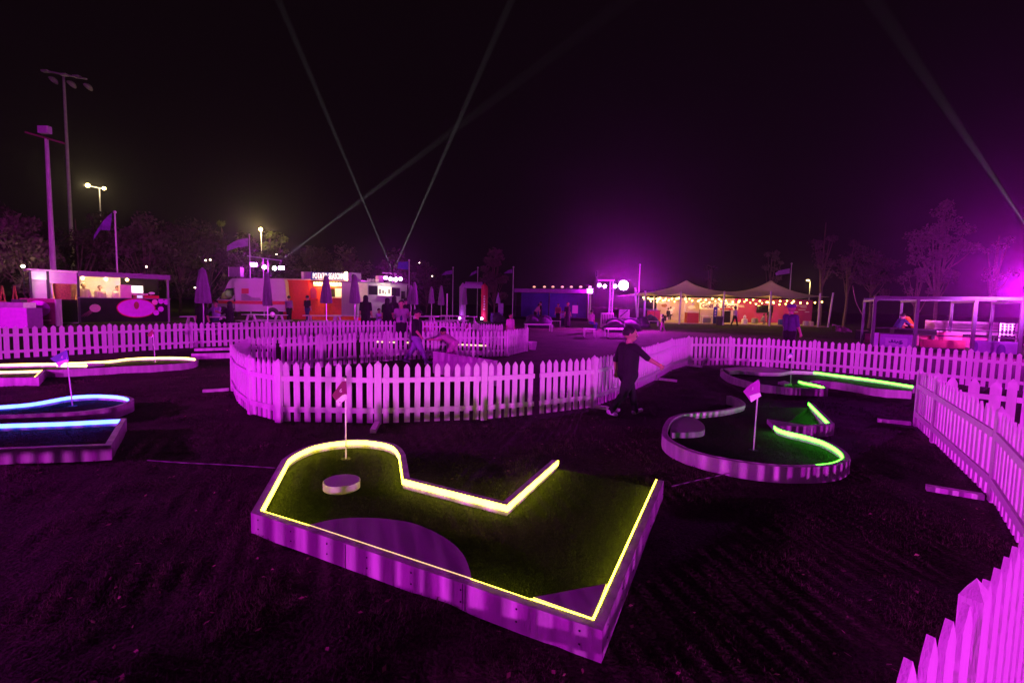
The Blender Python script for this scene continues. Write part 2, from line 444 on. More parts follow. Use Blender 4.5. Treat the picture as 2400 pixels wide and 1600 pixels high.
for f in (0.36, 0.71):
    a, b = c1[iL], c1[iL + 4]; t = (b - a).normalized(); n = Vector((t.y, -t.x, 0)); q = a.lerp(b, f)
    MB().bar(q + n * (BT + 0.001) + Vector((0, 0, -0.02 - q.z)), q + n * (BT + 0.001) + Vector((0, 0, BH - q.z)), 0.004, 0.003).build('board_joint', DARK, course1, smooth=None)
def golf_flag(label, base_px, top_px, outline, band, cloth, mark=None, zb=TZ, tipcol=True):
    """flag stick set in the cup: base and top points in the photograph, flag outline as photo points at the stick's distance"""
    b = g(*base_px, zb); Y = b.y; t = at(*top_px, Y)
    root = thing('golf_flag', label, 'golf flag', b)
    k = Y / 4.7
    MB().tube([b - Vector((0, 0, 0.03)), t], 0.0075, 8).build('stick', PLATE_W, root)
    MB().ball((t.x, t.y, t.z), 0.014, 8, 6).build('tip', DARK, root)
    MB().lathe([(0.05, 0.0), (0.05, 0.0015)], (b.x, b.y, zb), 20).build('cup', DARK, root)
    def sheet(pl, dy0):
        pts = [at(x, y, Y) for x, y in pl]
        cx = t.x
        out = []
        for p in pts:
            w = abs(p.x - cx)
            out.append(Vector((p.x, Y - 0.011 + dy0 + 0.22 * w * math.sin(w * 22), p.z)))
        return out
    f = sheet(outline, 0); MB().extrude(f, (0, 0.003, 0)).build('cloth', cloth, root, smooth=None)
    if band:
        f = sheet(band, -0.003); MB().extrude(f, (0, 0.002, 0)).build('white_band', PLATE_W, root, smooth=None)
    if mark:
        txt, cx, cy, sz = mark
        p = at(cx, cy, Y - 0.03)
        text_mesh(txt, sz * Y / FPX, PLATE_W, 'printed_mark', root, Matrix.Translation((p.x, Y - 0.02, p.z)) @ Matrix.Rotation(R(90), 4, 'X') @ Matrix.Rotation(R(-12), 4, 'Z'), 0.001, 0.0)
    return root
CLOTH_R = mat('flag_crimson_cloth', (0.20, 0.012, 0.10), 0.8, 0.15)
CLOTH_M = mat('flag_magenta_cloth', (0.42, 0.03, 0.42), 0.8, 0.15)
CLOTH_B = mat('flag_blue_cloth', (0.20, 0.22, 0.50), 0.8, 0.15)
CLOTH_D = mat('flag_brown_cloth', (0.22, 0.08, 0.07), 0.8, 0.15)
golf_flag('golf flag with dark crimson cloth and white lower band in the near yellow course', (811, 1075), (809.5, 883),
    [(801.8, 893.4), (812, 892.3), (814, 921), (814, 935), (810, 938), (800, 943), (795, 952), (791, 951), (786, 939), (778, 926)],
    [(813.6, 923), (815, 932), (813.5, 935.5), (808, 938), (800, 944), (795, 952), (791, 951), (786.5, 939), (794, 933), (803, 925), (809, 923)], CLOTH_R, ('6', 798, 915.5, 13))
# --- right course with green LEDs
left = catmull(gxy(Z4([(705, 498), (770, 520), (815, 550), (822, 572), (770, 592), (640, 618), (450, 636), (345, 648), (262, 680), (222, 738), (212, 800), (245, 845), (310, 885), (425, 935), (600, 980), (800, 1015), (1000, 1040), (1200, 1050), (1390, 1046), (1520, 1030), (1590, 1000), (1602, 975), (1560, 925), (1450, 862), (1300, 815), (1150, 780), (1085, 757), (1062, 738)]), ZB), 4)
n_left = len(left)
ext = gxy(Z4([(1120, 728), (1290, 730), (1440, 722), (1490, 712), (1330, 553)]), ZB)
c2 = left + ext
iG = n_left - 1 - 4 * 9
course2 = course('mini_golf_course', 'curvy right mini golf course with green LED strips and magenta lit border', c2, -1,
    [(0, iG, PLATE_W), (iG, n_left - 1, LED_G), (len(c2) - 2, len(c2) - 1, LED_G)], turf=False)
turf2 = left[8:] + gxy(Z4([(1330, 553)]), ZB)
MB().prism([(p.x, p.y) for p in turf2], -0.02, TZ).build('turf', GRASS, course2, smooth=None)
pl = catmull(gxy(Z4([(240, 775), (262, 700), (335, 657), (420, 663), (490, 706), (512, 745), (495, 768), (420, 780), (320, 782)]), ZB), 4, closed=True)
plate('leaf_bumper', course2, pl, TZ - 0.01, 0.122)
plate('wedge_bumper', course2, gxy(Z4([(1000, 672), (1110, 690), (1282, 716), (1160, 708), (1085, 716), (1058, 730)]), ZB), TZ - 0.01, 0.118)
golf_flag('golf flag with magenta cloth and pale lower band in the curvy green course', (1765.8, 1054), (1778.5, 890.5),
    [(1776, 889), (1780, 896), (1780.5, 918), (1783.5, 927), (1761, 942), (1738, 915.5), (1754, 904.5)],
    [(1780.5, 919.5), (1783.5, 927.5), (1761, 942), (1752, 929), (1770, 922)], CLOTH_M, ('5', 1765, 911, 9))
# --- far right course
back = catmull(gxy(Z4([(2150, 420), (1850, 372), (1510, 327), (1370, 309), (1200, 303), (1100, 316), (950, 314), (780, 300), (705, 306), (668, 288)]), ZB), 4)
front = catmull(gxy(Z4([(660, 284), (655, 300), (720, 342), (860, 385), (1000, 413), (1200, 433), (1380, 438), (1455, 434), (1400, 414), (1300, 394), (1252, 380)]), ZB), 4)
c3a = back; c3b = front
course3 = course('mini_golf_course', 'far right mini golf course with white and green LED lines before the fence', back + front[1:], -1,
    [(0, 12, LED_G), (12, len(back) - 1, PLATE_W), (len(back) + len(front) - 2 - 12, len(back) + len(front) - 2, LED_G)], turf=False)
tail = catmull(gxy(Z4([(1345, 382), (1400, 377), (1600, 396), (1850, 438), (2130, 459)]), ZB), 4)
C3_ALL = back + front[1:] + tail[1:]
MB().prism([(p.x, p.y) for p in back + front[1:] + tail[1:]], -0.02, TZ).build('turf', GRASS, course3, smooth=None)
wall(MB(), tail, 0, -BT, -0.02, BH).build('border_board', BOARD, course3)
wall(MB(), tail, 0.010, 0.001, 0.088, 0.122).build('led_strip', glow('led_pale_green', (0.75, 1.0, 0.6), 1.6), course3)
plate('long_bumper', course3, gxy(Z4([(655, 278), (760, 268), (1000, 266), (1140, 288), (1200, 301), (1100, 314), (950, 312), (780, 298), (705, 304)]), ZB), TZ - 0.01, 0.12)
plate('wedge_bumper', course3, gxy(Z4([(1240, 372), (1345, 381), (1420, 396), (1470, 428), (1400, 408), (1290, 388)]), ZB), TZ - 0.01, 0.118)
plate('small_bumper', course3, gxy(Z4([(1087, 376), (1140, 366), (1198, 388), (1140, 392)]), ZB), TZ - 0.01, 0.10)
golf_flag('small folded golf flag in the far right course before the fence', (1852.7, 903.5), (1857, 812),
    [(1855, 826), (1858.5, 830), (1854, 837), (1848, 841), (1844, 838), (1848, 829)],
    [(1856.5, 831), (1854, 837), (1848, 841), (1844.5, 837), (1849, 830)], CLOTH_B)
# --- far left course with warm LEDs
c4 = catmull(gxy(Z1([(-260, 452), (0, 447), (300, 441), (600, 435), (1000, 416), (1200, 392), (1500, 382), (1700, 385), (1795, 398), (1780, 418), (1690, 436), (1500, 450), (1200, 465), (800, 485), (390, 503)]), ZB), 4)
ext4 = gxy(Z1([(322, 568), (0, 572), (-260, 578)]), ZB)
course4 = course('mini_golf_course', 'far left mini golf course with warm white LED strips under the long fence', c4 + ext4, 1,
    [(0, 32, LED_W), (len(c4) - 1, len(c4), LED_W)], turf_extra=[])
inn = gxy(Z1([(-260, 508), (0, 503), (390, 494)]), ZB)
wall(MB(), inn, 0, 0.02, TZ, 0.115).build('inner_lip', BOARD, course4)
wall(MB(), inn, -0.010, -0.001, 0.08, 0.112).build('led_strip', LED_W, course4)
isl = gxy(Z1([(520, 442), (650, 446), (800, 445), (960, 430), (800, 428)]), ZB)
wall(MB(), isl, 0, 0.02, TZ, 0.115).build('inner_lip', BOARD, course4)
wall(MB(), isl[:3], -0.010, -0.001, 0.08, 0.112).build('led_strip', LED_W, course4)
golf_flag('small folded golf flag in the far left course with warm lights', (364, 848.5), (358, 768),
    [(358, 772), (361, 781), (360.5, 788), (353, 791), (345, 786), (349, 779)],
    [(360.5, 783), (360.5, 788), (353, 791), (348, 787.5), (354, 783)], CLOTH_D)
# --- left courses with blue LEDs
c5 = catmull(gxy(Z1([(-300, 850), (0, 832), (300, 806), (600, 752), (750, 736), (900, 732), (1050, 738), (1140, 752), (1186, 772), (1150, 800), (1000, 846), (700, 884), (300, 905), (0, 916), (-300, 926)]), ZB), 4)
course5 = course('mini_golf_course', 'oval left mini golf course edged by a blue LED strip', c5, 1, [(0, 33, LED_B)])
golf_flag('golf flag with blue cloth and white lower band in the oval blue course', (170.4, 951), (154, 814),
    [(158, 819), (160, 833), (162, 844), (150, 851), (138, 861), (132, 850), (124, 839), (140, 827)],
    [(160.5, 842), (162, 846), (150, 852), (138, 861), (132, 851), (146, 843)], CLOTH_B, ('6', 144, 837, 11))
c6 = gxy(Z1([(-300, 1016), (0, 1004), (600, 984), (1105, 958), (968, 1182), (0, 1218), (-300, 1229)]), ZB)
course6 = course('mini_golf_course', 'straight left mini golf course with blue LED strip along its back edge', c6, 1, [(0, 3, LED_B)], sections=[(0, 3), (3, 4), (4, 6)])
# --- pieces of courses seen behind the ring fence
c7 = gxy([(449, 829), (543, 827), (640, 824), (640, 812), (543, 815), (455, 817)], ZB)
course7 = course('mini_golf_course', 'low border of a mini golf course left behind the ring fence', c7, -1, [], turf=True)
c8 = gxy([(880, 800), (960, 802), (1060, 806), (1140, 809)], ZB)
course8 = course('mini_golf_course', 'mini golf course with warm LED line seen through the inner pickets', c8 + gxy([(1150, 822), (1000, 822), (870, 815)], ZB), 1, [(0, 1, glow('led_dim_warm', (1.0, 0.72, 0.2), 2.6)), (2, 3, glow('led_dim_warm', (1.0, 0.72, 0.2), 2.6))])
golf_flag('small folded golf flag behind the inner pickets of the ring fence', (1099.6, 816), (1095, 757),
    [(1094, 758), (1098, 763), (1097, 769), (1092, 775), (1091, 771), (1092, 765)],
    [(1098, 767), (1097, 771), (1092.5, 775.5), (1091, 771.5)], CLOTH_R)
# ------------------------------------------------------------------ people
SKIN = mat('skin', (0.42, 0.25, 0.17), 0.55, 0.08)
HAIR = mat('dark_hair', (0.012, 0.010, 0.010), 0.6, 0.3, 40)
BLACKC = mat('black_cloth', (0.012, 0.011, 0.014), 0.9, 0.25)
NAVY = mat('navy_cloth', (0.03, 0.035, 0.10), 0.85, 0.2)
WHITEC = mat('white_cloth', (0.62, 0.60, 0.60), 0.85, 0.08)
PINKC = mat('pink_cloth', (0.62, 0.22, 0.50), 0.85, 0.1)
LILACC = mat('lilac_cloth', (0.40, 0.30, 0.58), 0.85, 0.12)
BLUEC = mat('blue_cloth', (0.06, 0.06, 0.30), 0.85, 0.15)
GREYC = mat('grey_cloth', (0.28, 0.26, 0.28), 0.85, 0.15)
BEIGEC = mat('cream_cloth', (0.55, 0.48, 0.34), 0.85, 0.1)
SHOE = mat('light_trainers', (0.72, 0.66, 0.80), 0.6, 0.2)
EYE = mat('eye_dark', (0.01, 0.01, 0.012), 0.2, 0.1)
def capsule(mb, a, ra, b, rb, n=12):
    a = Vector(a); b = Vector(b); t = b - a; L = max(t.length, 1e-5); t = t / L
    pts = []; rad = []
    for k in (-1.0, -0.75, -0.4): pts.append(a + t * (ra * k)); rad.append(ra * math.sqrt(max(0.02, 1 - k * k)))
    pts.append(a); rad.append(ra); pts.append(b); rad.append(rb)
    for k in (0.4, 0.75, 1.0): pts.append(b + t * (rb * k)); rad.append(rb * math.sqrt(max(0.02, 1 - k * k)))
    mb.tube(pts, rad, n)
def rot(v, axis, deg): return Matrix.Rotation(R(deg), 3, axis) @ Vector(v)
def person(label, loc, heading, H, mats, thighs=((0, 0), (0, 0)), arms=((0, 8, 10), (0, 8, 10)), lean=0, head=1.0, hair='short', robe=None,
           voxel=0.014, fingers=False, head_turn=0, head_nod=0, hip=None, wide=1.0, sleeves='short', hat=None, squash=None, group=None, scarf=None):
    """mats: dict skin/shirt/trousers/shoes. Body faces +X before heading is applied. thighs: (forward angle, knee bend) left, right. arms: (forward, outward, elbow)."""
    S = H; caps = []
    hipz = (0.52 if hip is None else hip) * S
    P = Vector((0, 0, hipz))
    def cap(a, ra, b, rb, tg): caps.append((Vector(a), ra * S, Vector(b), rb * S, tg))
    tl = lambda v: rot(v, 'Y', lean)
    chest = P + tl((0.0, 0, 0.24 * S)); neck = P + tl((0.0, 0, 0.335 * S))
    cap(P + Vector((0, -0.035 * S, 0)), 0.070 * wide, P + Vector((0, 0.035 * S, 0)), 0.070 * wide, 'trousers')
    mid = P + tl((0, 0, 0.10 * S))
    for sy in (-1, 1):
        cap(P + tl((0, 0.038 * sy * S, 0.0)), 0.066 * wide, chest + Vector((0.004 * S, 0.050 * sy * S, 0)), 0.068 * wide, 'shirt')
        cap(chest + Vector((0, 0.03 * sy * S, 0.02 * S)), 0.058 * wide, P + tl((-0.005 * S, 0.095 * sy * S, 0.285 * S)), 0.042 * wide, 'shirt')
    cap(neck - tl((0, 0, 0.03 * S)), 0.036, neck + tl((0.006 * S, 0, 0.03 * S)), 0.033, 'skin')
    hd = neck + tl((0.014 * S, 0, 0.0)) + Vector((0, 0, 0.085 * S * head))
    hm = Matrix.Rotation(R(head_turn), 3, 'Z') @ Matrix.Rotation(R(head_nod), 3, 'Y')
    hs = S * head
    def hp(x, y, z): return hd + hm @ Vector((x * hs, y * hs, z * hs))
    cap(hp(-0.012, 0, 0.014), 0.060 * head, hp(0.006, 0, 0.010), 0.058 * head, 'head')
    cap(hp(0.006, 0, -0.005), 0.050 * head, hp(0.020, 0, -0.040), 0.034 * head, 'head')
    cap(hp(0.052, 0, 0.006), 0.008 * head, hp(0.068, 0, -0.016), 0.009 * head, 'head')
    cap(hp(0.050, 0, -0.038), 0.010 * head, hp(0.053, 0, -0.042), 0.010 * head, 'head')
    for sy in (-1, 1):
        cap(hp(-0.004, 0.058 * sy, 0.004), 0.011 * head, hp(-0.008, 0.062 * sy, -0.014), 0.008 * head, 'head')
    hands = []
    for i, sy in enumerate((1, -1)):
        th, kb = thighs[i]
        h0 = P + Vector((0, 0.048 * sy * S, -0.01 * S))
        k = h0 + rot((0, 0, -0.245 * S), 'Y', -th); an = k + rot((0, 0, -0.235 * S), 'Y', -th + kb)
        cap(h0, 0.068 * wide, k, 0.048, 'trousers'); cap(k, 0.047, an, 0.036, 'trousers')
        fa = -th + kb
        toe = an + rot((0.085 * S, 0, -0.012 * S), 'Y', max(-25, min(35, fa * 0.55)))
        heel = an + rot((-0.022 * S, 0, -0.015 * S), 'Y', fa * 0.4)
        cap(heel, 0.027, toe, 0.022, 'shoes')
        fw, ab, el = arms[i]
        sh = P + tl((0, 0.108 * sy * S * (0.5 + 0.5 * wide), 0.285 * S))
        def ad(v, e): return rot(rot(rot(v, 'Y', -e), 'X', ab * sy), 'Y', -fw)
        e = sh + ad((0, 0, -0.165 * S), 0); w = e + ad((0, 0, -0.145 * S), el)
        cap(sh, 0.041, e, 0.031 if sleeves != 'short' else 0.034, 'shirt')
        cap(e, 0.028, w, 0.020, 'shirt' if sleeves == 'long' else 'skin')
        pd = (w - e).normalized(); pm = w + pd * 0.028 * S
        cap(w, 0.019, pm + pd * 0.018 * S, 0.021, 'skin')
        side = Vector((0, 1, 0)); side = (side - pd * side.dot(pd)).normalized(); cross = pd.cross(side)
        hands.append((pm, pd, side, cross))
        if fingers:
            for q, (oy, ln) in enumerate(((-0.018, 0.030), (-0.006, 0.036), (0.006, 0.034), (0.018, 0.026))):
                b0 = pm + pd * 0.022 * S + cross * oy * S * 0.9
                b1 = b0 + (pd * 0.75 + side * 0.4 * -sy).normalized() * ln * 0.6 * S
                b2 = b1 + (pd * 0.25 + side * 0.95 * -sy).normalized() * ln * 0.6 * S
                cap(b0, 0.0068, b1, 0.0062, 'skin'); cap(b1, 0.0062, b2, 0.0055, 'skin')
            t0 = pm - cross * 0.018 * S; t1 = t0 - cross * 0.018 * S + pd * 0.016 * S; t2 = t1 + pd * 0.018 * S - side * 0.010 * S * sy
            cap(t0, 0.0078, t1, 0.0068, 'skin'); cap(t1, 0.0068, t2, 0.006, 'skin')
    if robe:
        zr = robe
        for j in range(9):
            q = 2 * math.pi * j / 9
            cap(P + tl((0.0, 0, 0.24 * S)), 0.085, Vector((math.cos(q) * 0.095 * S, math.sin(q) * 0.105 * S, zr * S)), 0.050, 'shirt')
        cap(chest, 0.105, P, 0.115, 'shirt')
    if scarf:
        cap(hp(-0.016, 0, 0.016), 0.068 * head, hp(-0.012, 0, -0.03), 0.064 * head, 'scarf')
        cap(hp(-0.02, 0, -0.04), 0.066 * head, chest + Vector((-0.01 * S, 0, 0.02 * S)), 0.078, 'scarf')
    mb = MB()
    for a, ra, b, rb, tg in caps: capsule(mb, a, ra, b, rb)
    me = mb.mesh('body'); tmp = bpy.data.objects.new('tmp', me); COL.objects.link(tmp)
    rm = tmp.modifiers.new('r', 'REMESH'); rm.mode = 'VOXEL'; rm.voxel_size = voxel * S / 1.3
    sm = tmp.modifiers.new('s', 'SMOOTH'); sm.factor = 0.5; sm.iterations = 2
    out = bpy.data.meshes.new_from_object(tmp.evaluated_get(bpy.context.evaluated_depsgraph_get()))
    bpy.data.objects.remove(tmp); bpy.data.meshes.remove(me); out.name = 'person'
    tags = sorted({c[4] for c in caps}); pal = {'head': 'skin'}
    out.materials.clear()
    for tg in tags: out.materials.append(mats.get(tg, mats.get(pal.get(tg, tg), SKIN)))
    n = len(out.polygons); cen = np.empty(n * 3); out.polygons.foreach_get('center', cen); cen = cen.reshape(-1, 3)
    best = np.full(n, 1e9); idx = np.zeros(n, dtype=np.int32)
    for a, ra, b, rb, tg in caps:
        a = np.array(a); b = np.array(b); t = b - a; L2 = max(t.dot(t), 1e-9)
        s = np.clip(((cen - a) @ t) / L2, 0, 1); d = np.linalg.norm(cen - (a + s[:, None] * t), axis=1) - (ra + (rb - ra) * s)
        m_ = d < best; best[m_] = d[m_]; idx[m_] = tags.index(tg)
    out.polygons.foreach_set('material_index', idx); out.shade_smooth()
    o = bpy.data.objects.new('person', out); COL.objects.link(o); o.location = loc; o.rotation_euler = (0, 0, heading)
    tag(o, label, 'person', group)
    def child(mb, name, m):
        me = mb.mesh(name, 60); me.materials.append(m); c = bpy.data.objects.new(name, me); COL.objects.link(c); c.parent = o; return c
    if hair == 'short':
        mb = MB(); k = 0
        vs = []; fs = []; nu, nv = 20, 9
        for j in range(nv):
            q = R(90) - R(112) * j / (nv - 1)
            for i in range(nu):
                p = 2 * math.pi * i / nu
                front = max(0.0, math.cos(p))
                qq = R(90) - (R(90) - q) * (1 - 0.40 * front)
                rr = 0.0685 - 0.006 * front + 0.002 * math.sin(i * 2.3 + j * 1.7)
                v = hp(-0.008 + rr * 1.02 * math.cos(qq) * math.cos(p), rr * 0.96 * math.cos(qq) * math.sin(p), 0.016 + rr * 1.05 * math.sin(qq))
                vs.append(v)
        for j in range(nv - 1):
            for i in range(nu):
                i2 = (i + 1) % nu
                fs.append((j * nu + i, (j + 1) * nu + i, (j + 1) * nu + i2, j * nu + i2))
        mb.add(vs, fs); child(mb, 'hair', HAIR)
    if hat == 'cap':
        mb = MB()
        vs = []; nu = 16
        for j in range(6):
            q = R(90) - R(82) * j / 5
            for i in range(nu):
                p = 2 * math.pi * i / nu
                vs.append(hp(-0.008 + 0.074 * math.cos(q) * math.cos(p), 0.072 * math.cos(q) * math.sin(p), 0.022 + 0.070 * math.sin(q)))
        fs = [(j * nu + i, (j + 1) * nu + i, (j + 1) * nu + (i + 1) % nu, j * nu + (i + 1) % nu) for j in range(5) for i in range(nu)]
        mb.add(vs, fs)
        br = [hp(0.045, -0.055, 0.03), hp(0.12, -0.04, 0.018), hp(0.13, 0, 0.016), hp(0.12, 0.04, 0.018), hp(0.045, 0.055, 0.03)]
        mb.extrude(br, (0, 0, 0.006 * S)); child(mb, 'cap', mats.get('hat', BLACKC))
    if hat == 'brim':
        prof = [(0.115, 0.028), (0.118, 0.032), (0.076, 0.036), (0.074, 0.075), (0.055, 0.094), (0.0, 0.098)]
        mb = MB(); vs = []; nu = 20
        for r_, z_ in prof:
            for i in range(nu):
                p = 2 * math.pi * i / nu; vs.append(hp(-0.004 + r_ * math.cos(p), r_ * math.sin(p), z_))
        fs = [(j * nu + i, j * nu + (i + 1) % nu, (j + 1) * nu + (i + 1) % nu, (j + 1) * nu + i) for j in range(len(prof) - 1) for i in range(nu)]
        mb.add(vs, fs); child(mb, 'hat', mats.get('hat', WHITEC))
    if not scarf or fingers:
        mb = MB()
        for sy in (-1, 1): mb.ball(hp(0.053, 0.022 * sy, 0.008), 0.0085 * hs, 8, 6)
        child(mb, 'eye', EYE)
    M = Matrix.Translation(loc) @ Matrix.Rotation(heading, 4, 'Z')
    return o, [tuple(M @ h[0] for h in [hh]) [0] for hh in [(h[0],) for h in hands]], [M.to_3x3() @ h[1] for h in hands]
def std(shirt, trousers, shoes=BLACKC, **k): return dict(skin=SKIN, shirt=shirt, trousers=trousers, shoes=shoes, **k)

# the walking boy beside the fence, facing right
bp_ = (g(1440, 984) + g(1492, 962)) / 2
boy, hands, dirs = person('boy in black T-shirt and black trousers walking right beside the fence', (bp_.x, bp_.y, 0.0), R(26), 1.30,
    std(BLACKC, BLACKC, SHOE), thighs=((26, 10), (-22, 22)), arms=((-16, 14, 30), (46, 22, 12)), head=1.16, voxel=0.0062, fingers=True, wide=1.34, hip=0.485, head_turn=-36)
MB().tube([hands[1] - dirs[1] * 0.035 + Vector((-0.03, 0, 0.012)), hands[1] - dirs[1] * 0.035 + Vector((0.03, 0, -0.012))], 0.024, 14).build('wristband', mat('orange_band', (0.9, 0.28, 0.03), 0.5), None)
wb = bpy.data.objects['wristband']; wb.data.transform(Matrix.Translation(-Vector(boy.location))); wb.data.transform(Matrix.Rotation(-R(26), 4, 'Z')); wb.parent = boy

# people round the ring and the picnic area
def ppl(label, px, Y, H, heading, m, **k):
    p = at(px, 700, Y); return person(label, (p.x, p.y, 0), heading, H, m, **k)
q = g(976, 856)
person('person in dark vest, dark cap and lilac trousers striding right inside the ring fence', (q.x, q.y, 0.0), R(-15), 1.40, std(BLACKC, mat('dull_lilac_cloth', (0.22, 0.15, 0.34), 0.85), LILACC, hat=BLACKC), thighs=((-24, 16), (30, 6)), arms=((-18, 8, 15), (20, 8, 25)), hat='cap', wide=1.15, sleeves='short', head_nod=12, hip=0.505)
p, _, _ = ppl('person in white top with dark stripe and black trousers before the long fence', 941, 16.6, 1.60, R(-80), std(GREYC, BLACKC, WHITEC), thighs=((6, 6), (-4, 4)), arms=((30, 10, 80), (30, 10, 80)), wide=1.1, sleeves='long')
st = MB().lathe([(0.128, 0.93), (0.138, 0.97), (0.136, 1.07), (0.124, 1.11)], (0, 0, 0), 20).build('dark_chest_stripe', NAVY, p, world=False)
st.scale = (0.86, 1.12, 1)
ppl('slender woman in long black robe, leftmost of the three robed women by the trailer', 857, 22.5, 1.80, R(100), std(BLACKC, BLACKC, scarf=BLACKC), robe=0.06, hair=None, scarf=True)
ppl('woman in a wide black robe standing before the trailer window', 908, 22.5, 1.70, R(80), std(BLACKC, BLACKC, scarf=BLACKC), robe=0.05, hair=None, scarf=True, wide=1.25)
ppl('slim figure in black robe behind the wide robed woman', 924, 24.0, 1.80, R(60), std(BLACKC, BLACKC, scarf=BLACKC), robe=0.07, hair=None, scarf=True)
ppl('dark dressed person standing at the right end of the white trailer', 951, 25.5, 1.72, R(120), std(BLACKC, BLACKC))
ppl('girl with dark hair sitting at the picnic table beside the robed women', 888, 24.0, 1.35, R(-30), std(LILACC, NAVY), thighs=((80, 80), (80, 80)), arms=((40, 10, 60), (40, 10, 60)), hip=0.40)
q = g(1064, 852)
person('child in pink shirt bending over the white board inside the ring fence', (q.x, q.y, 0.0), R(155), 1.15, std(PINKC, PINKC), thighs=((30, 40), (10, 30)), arms=((70, 10, 10), (60, 10, 20)), lean=62, hip=0.47, wide=1.2, head=1.15, head_nod=20)
q = at(1196, 760, 19.5)
person('child in pink top standing behind the right end of the ring fence', (q.x, q.y, 0), R(-60), 1.15, std(PINKC, PINKC, scarf=PINKC), robe=0.2, wide=1.2, head=1.1)
ppl('man in grey shirt standing at the red container wall, left of two', 677, 33.5, 1.75, R(90), std(GREYC, BLACKC))
ppl('man in black standing at the red container wall, right of two', 720, 33.0, 1.80, R(70), std(BLACKC, NAVY), thighs=((8, 4), (-10, 8)))
ppl('woman in black robe sitting at the left picnic table, seen from behind', 472, 20.2, 1.65, R(95), std(BLACKC, BLACKC, scarf=BLACKC), thighs=((82, 82), (82, 82)), hip=0.40, robe=0.2, hair=None, scarf=True)
ppl('woman in lilac top leaning on the left picnic table', 506, 21.8, 1.6, R(-95), std(LILACC, NAVY), thighs=((82, 82), (82, 82)), arms=((45, 20, 60), (45, 20, 60)), hip=0.40)
ppl('person with long dark hair at the right end of the left picnic table', 538, 20.4, 1.6, R(170), std(BLACKC, BLACKC, scarf=HAIR), thighs=((82, 82), (82, 82)), arms=((45, 10, 60), (45, 10, 60)), hip=0.40, scarf=True, hair=None)
# people near the stage and lounge area
ppl('person in light shirt bending forward before the blue stage', 1255, 42, 1.7, R(20), std(PINKC, BLACKC), lean=35)
ppl('person in black standing beside the bending person at the blue stage', 1268, 42.5, 1.8, R(170), std(BLACKC, BLACKC))
ppl('person in red-brown top standing before the middle of the blue stage', 1309, 40, 1.65, R(-90), std(mat('rust_cloth', (0.30, 0.10, 0.08), 0.85), BLACKC))
ppl('tall dark dressed person right of the stage middle', 1331, 34, 1.75, R(-60), std(BLACKC, BLACKC), robe=0.1)
ppl('child in light top beside the tall dark person at the stage', 1320, 35, 1.15, R(-90), std(LILACC, NAVY))
ppl('person in pink shirt and blue trousers sitting on a white stool, back turned', 1388, 28.5, 1.45, R(35), std(PINKC, BLUEC), thighs=((80, 85), (75, 80)), hip=0.42, wide=1.15)
ppl('toddler in pale clothes walking on the open lawn left of the tent', 1556, 31, 1.05, R(160), std(BLACKC, PINKC, PINKC), thighs=((-15, 10), (20, 10)), wide=1.2, head=1.25)
ppl('man in pale shirt and dark trousers walking before the tent', 1725, 44.5, 1.72, R(10), std(WHITEC, BLACKC), thighs=((-16, 10), (20, 8)), sleeves='long')
ppl('man in brimmed hat and lilac shirt standing behind the right fence', 1856, 15.2, 1.72, R(20), std(mat('dim_violet_cloth', (0.085, 0.05, 0.16), 0.85), BLACKC, hat=mat('dim_violet_hat', (0.16, 0.10, 0.25), 0.8)), hat='brim', hair=None, thighs=((4, 4), (-4, 4)), arms=((8, 8, 12), (8, 8, 12)), fingers=True, voxel=0.009, wide=1.15)
ppl('dark dressed guest sitting at a table under the left tent peak', 1568, 49.5, 1.65, R(120), std(BLACKC, BLACKC), thighs=((80, 80), (80, 80)), hip=0.42)
ppl('guest with white back sitting under the left tent peak', 1573, 51.5, 1.7, R(80), std(WHITEC, BLACKC), thighs=((80, 80), (80, 80)), hip=0.46)
ppl('crouching person with pale hair before the magenta tent wall', 1788, 48.5, 1.5, R(0), std(GREYC, GREYC), thighs=((95, 120), (80, 110)), hip=0.28, lean=25)
ppl('dark person standing at the middle post of the right tent', 1806, 47.6, 1.6, R(-100), std(BLACKC, BLACKC))
ppl('person in dark clothes leaning on the game table inside the right booth', 2106, 22.5, 1.6, R(0), std(NAVY, BLACKC), lean=30, arms=((50, 8, 20), (50, 8, 20)))
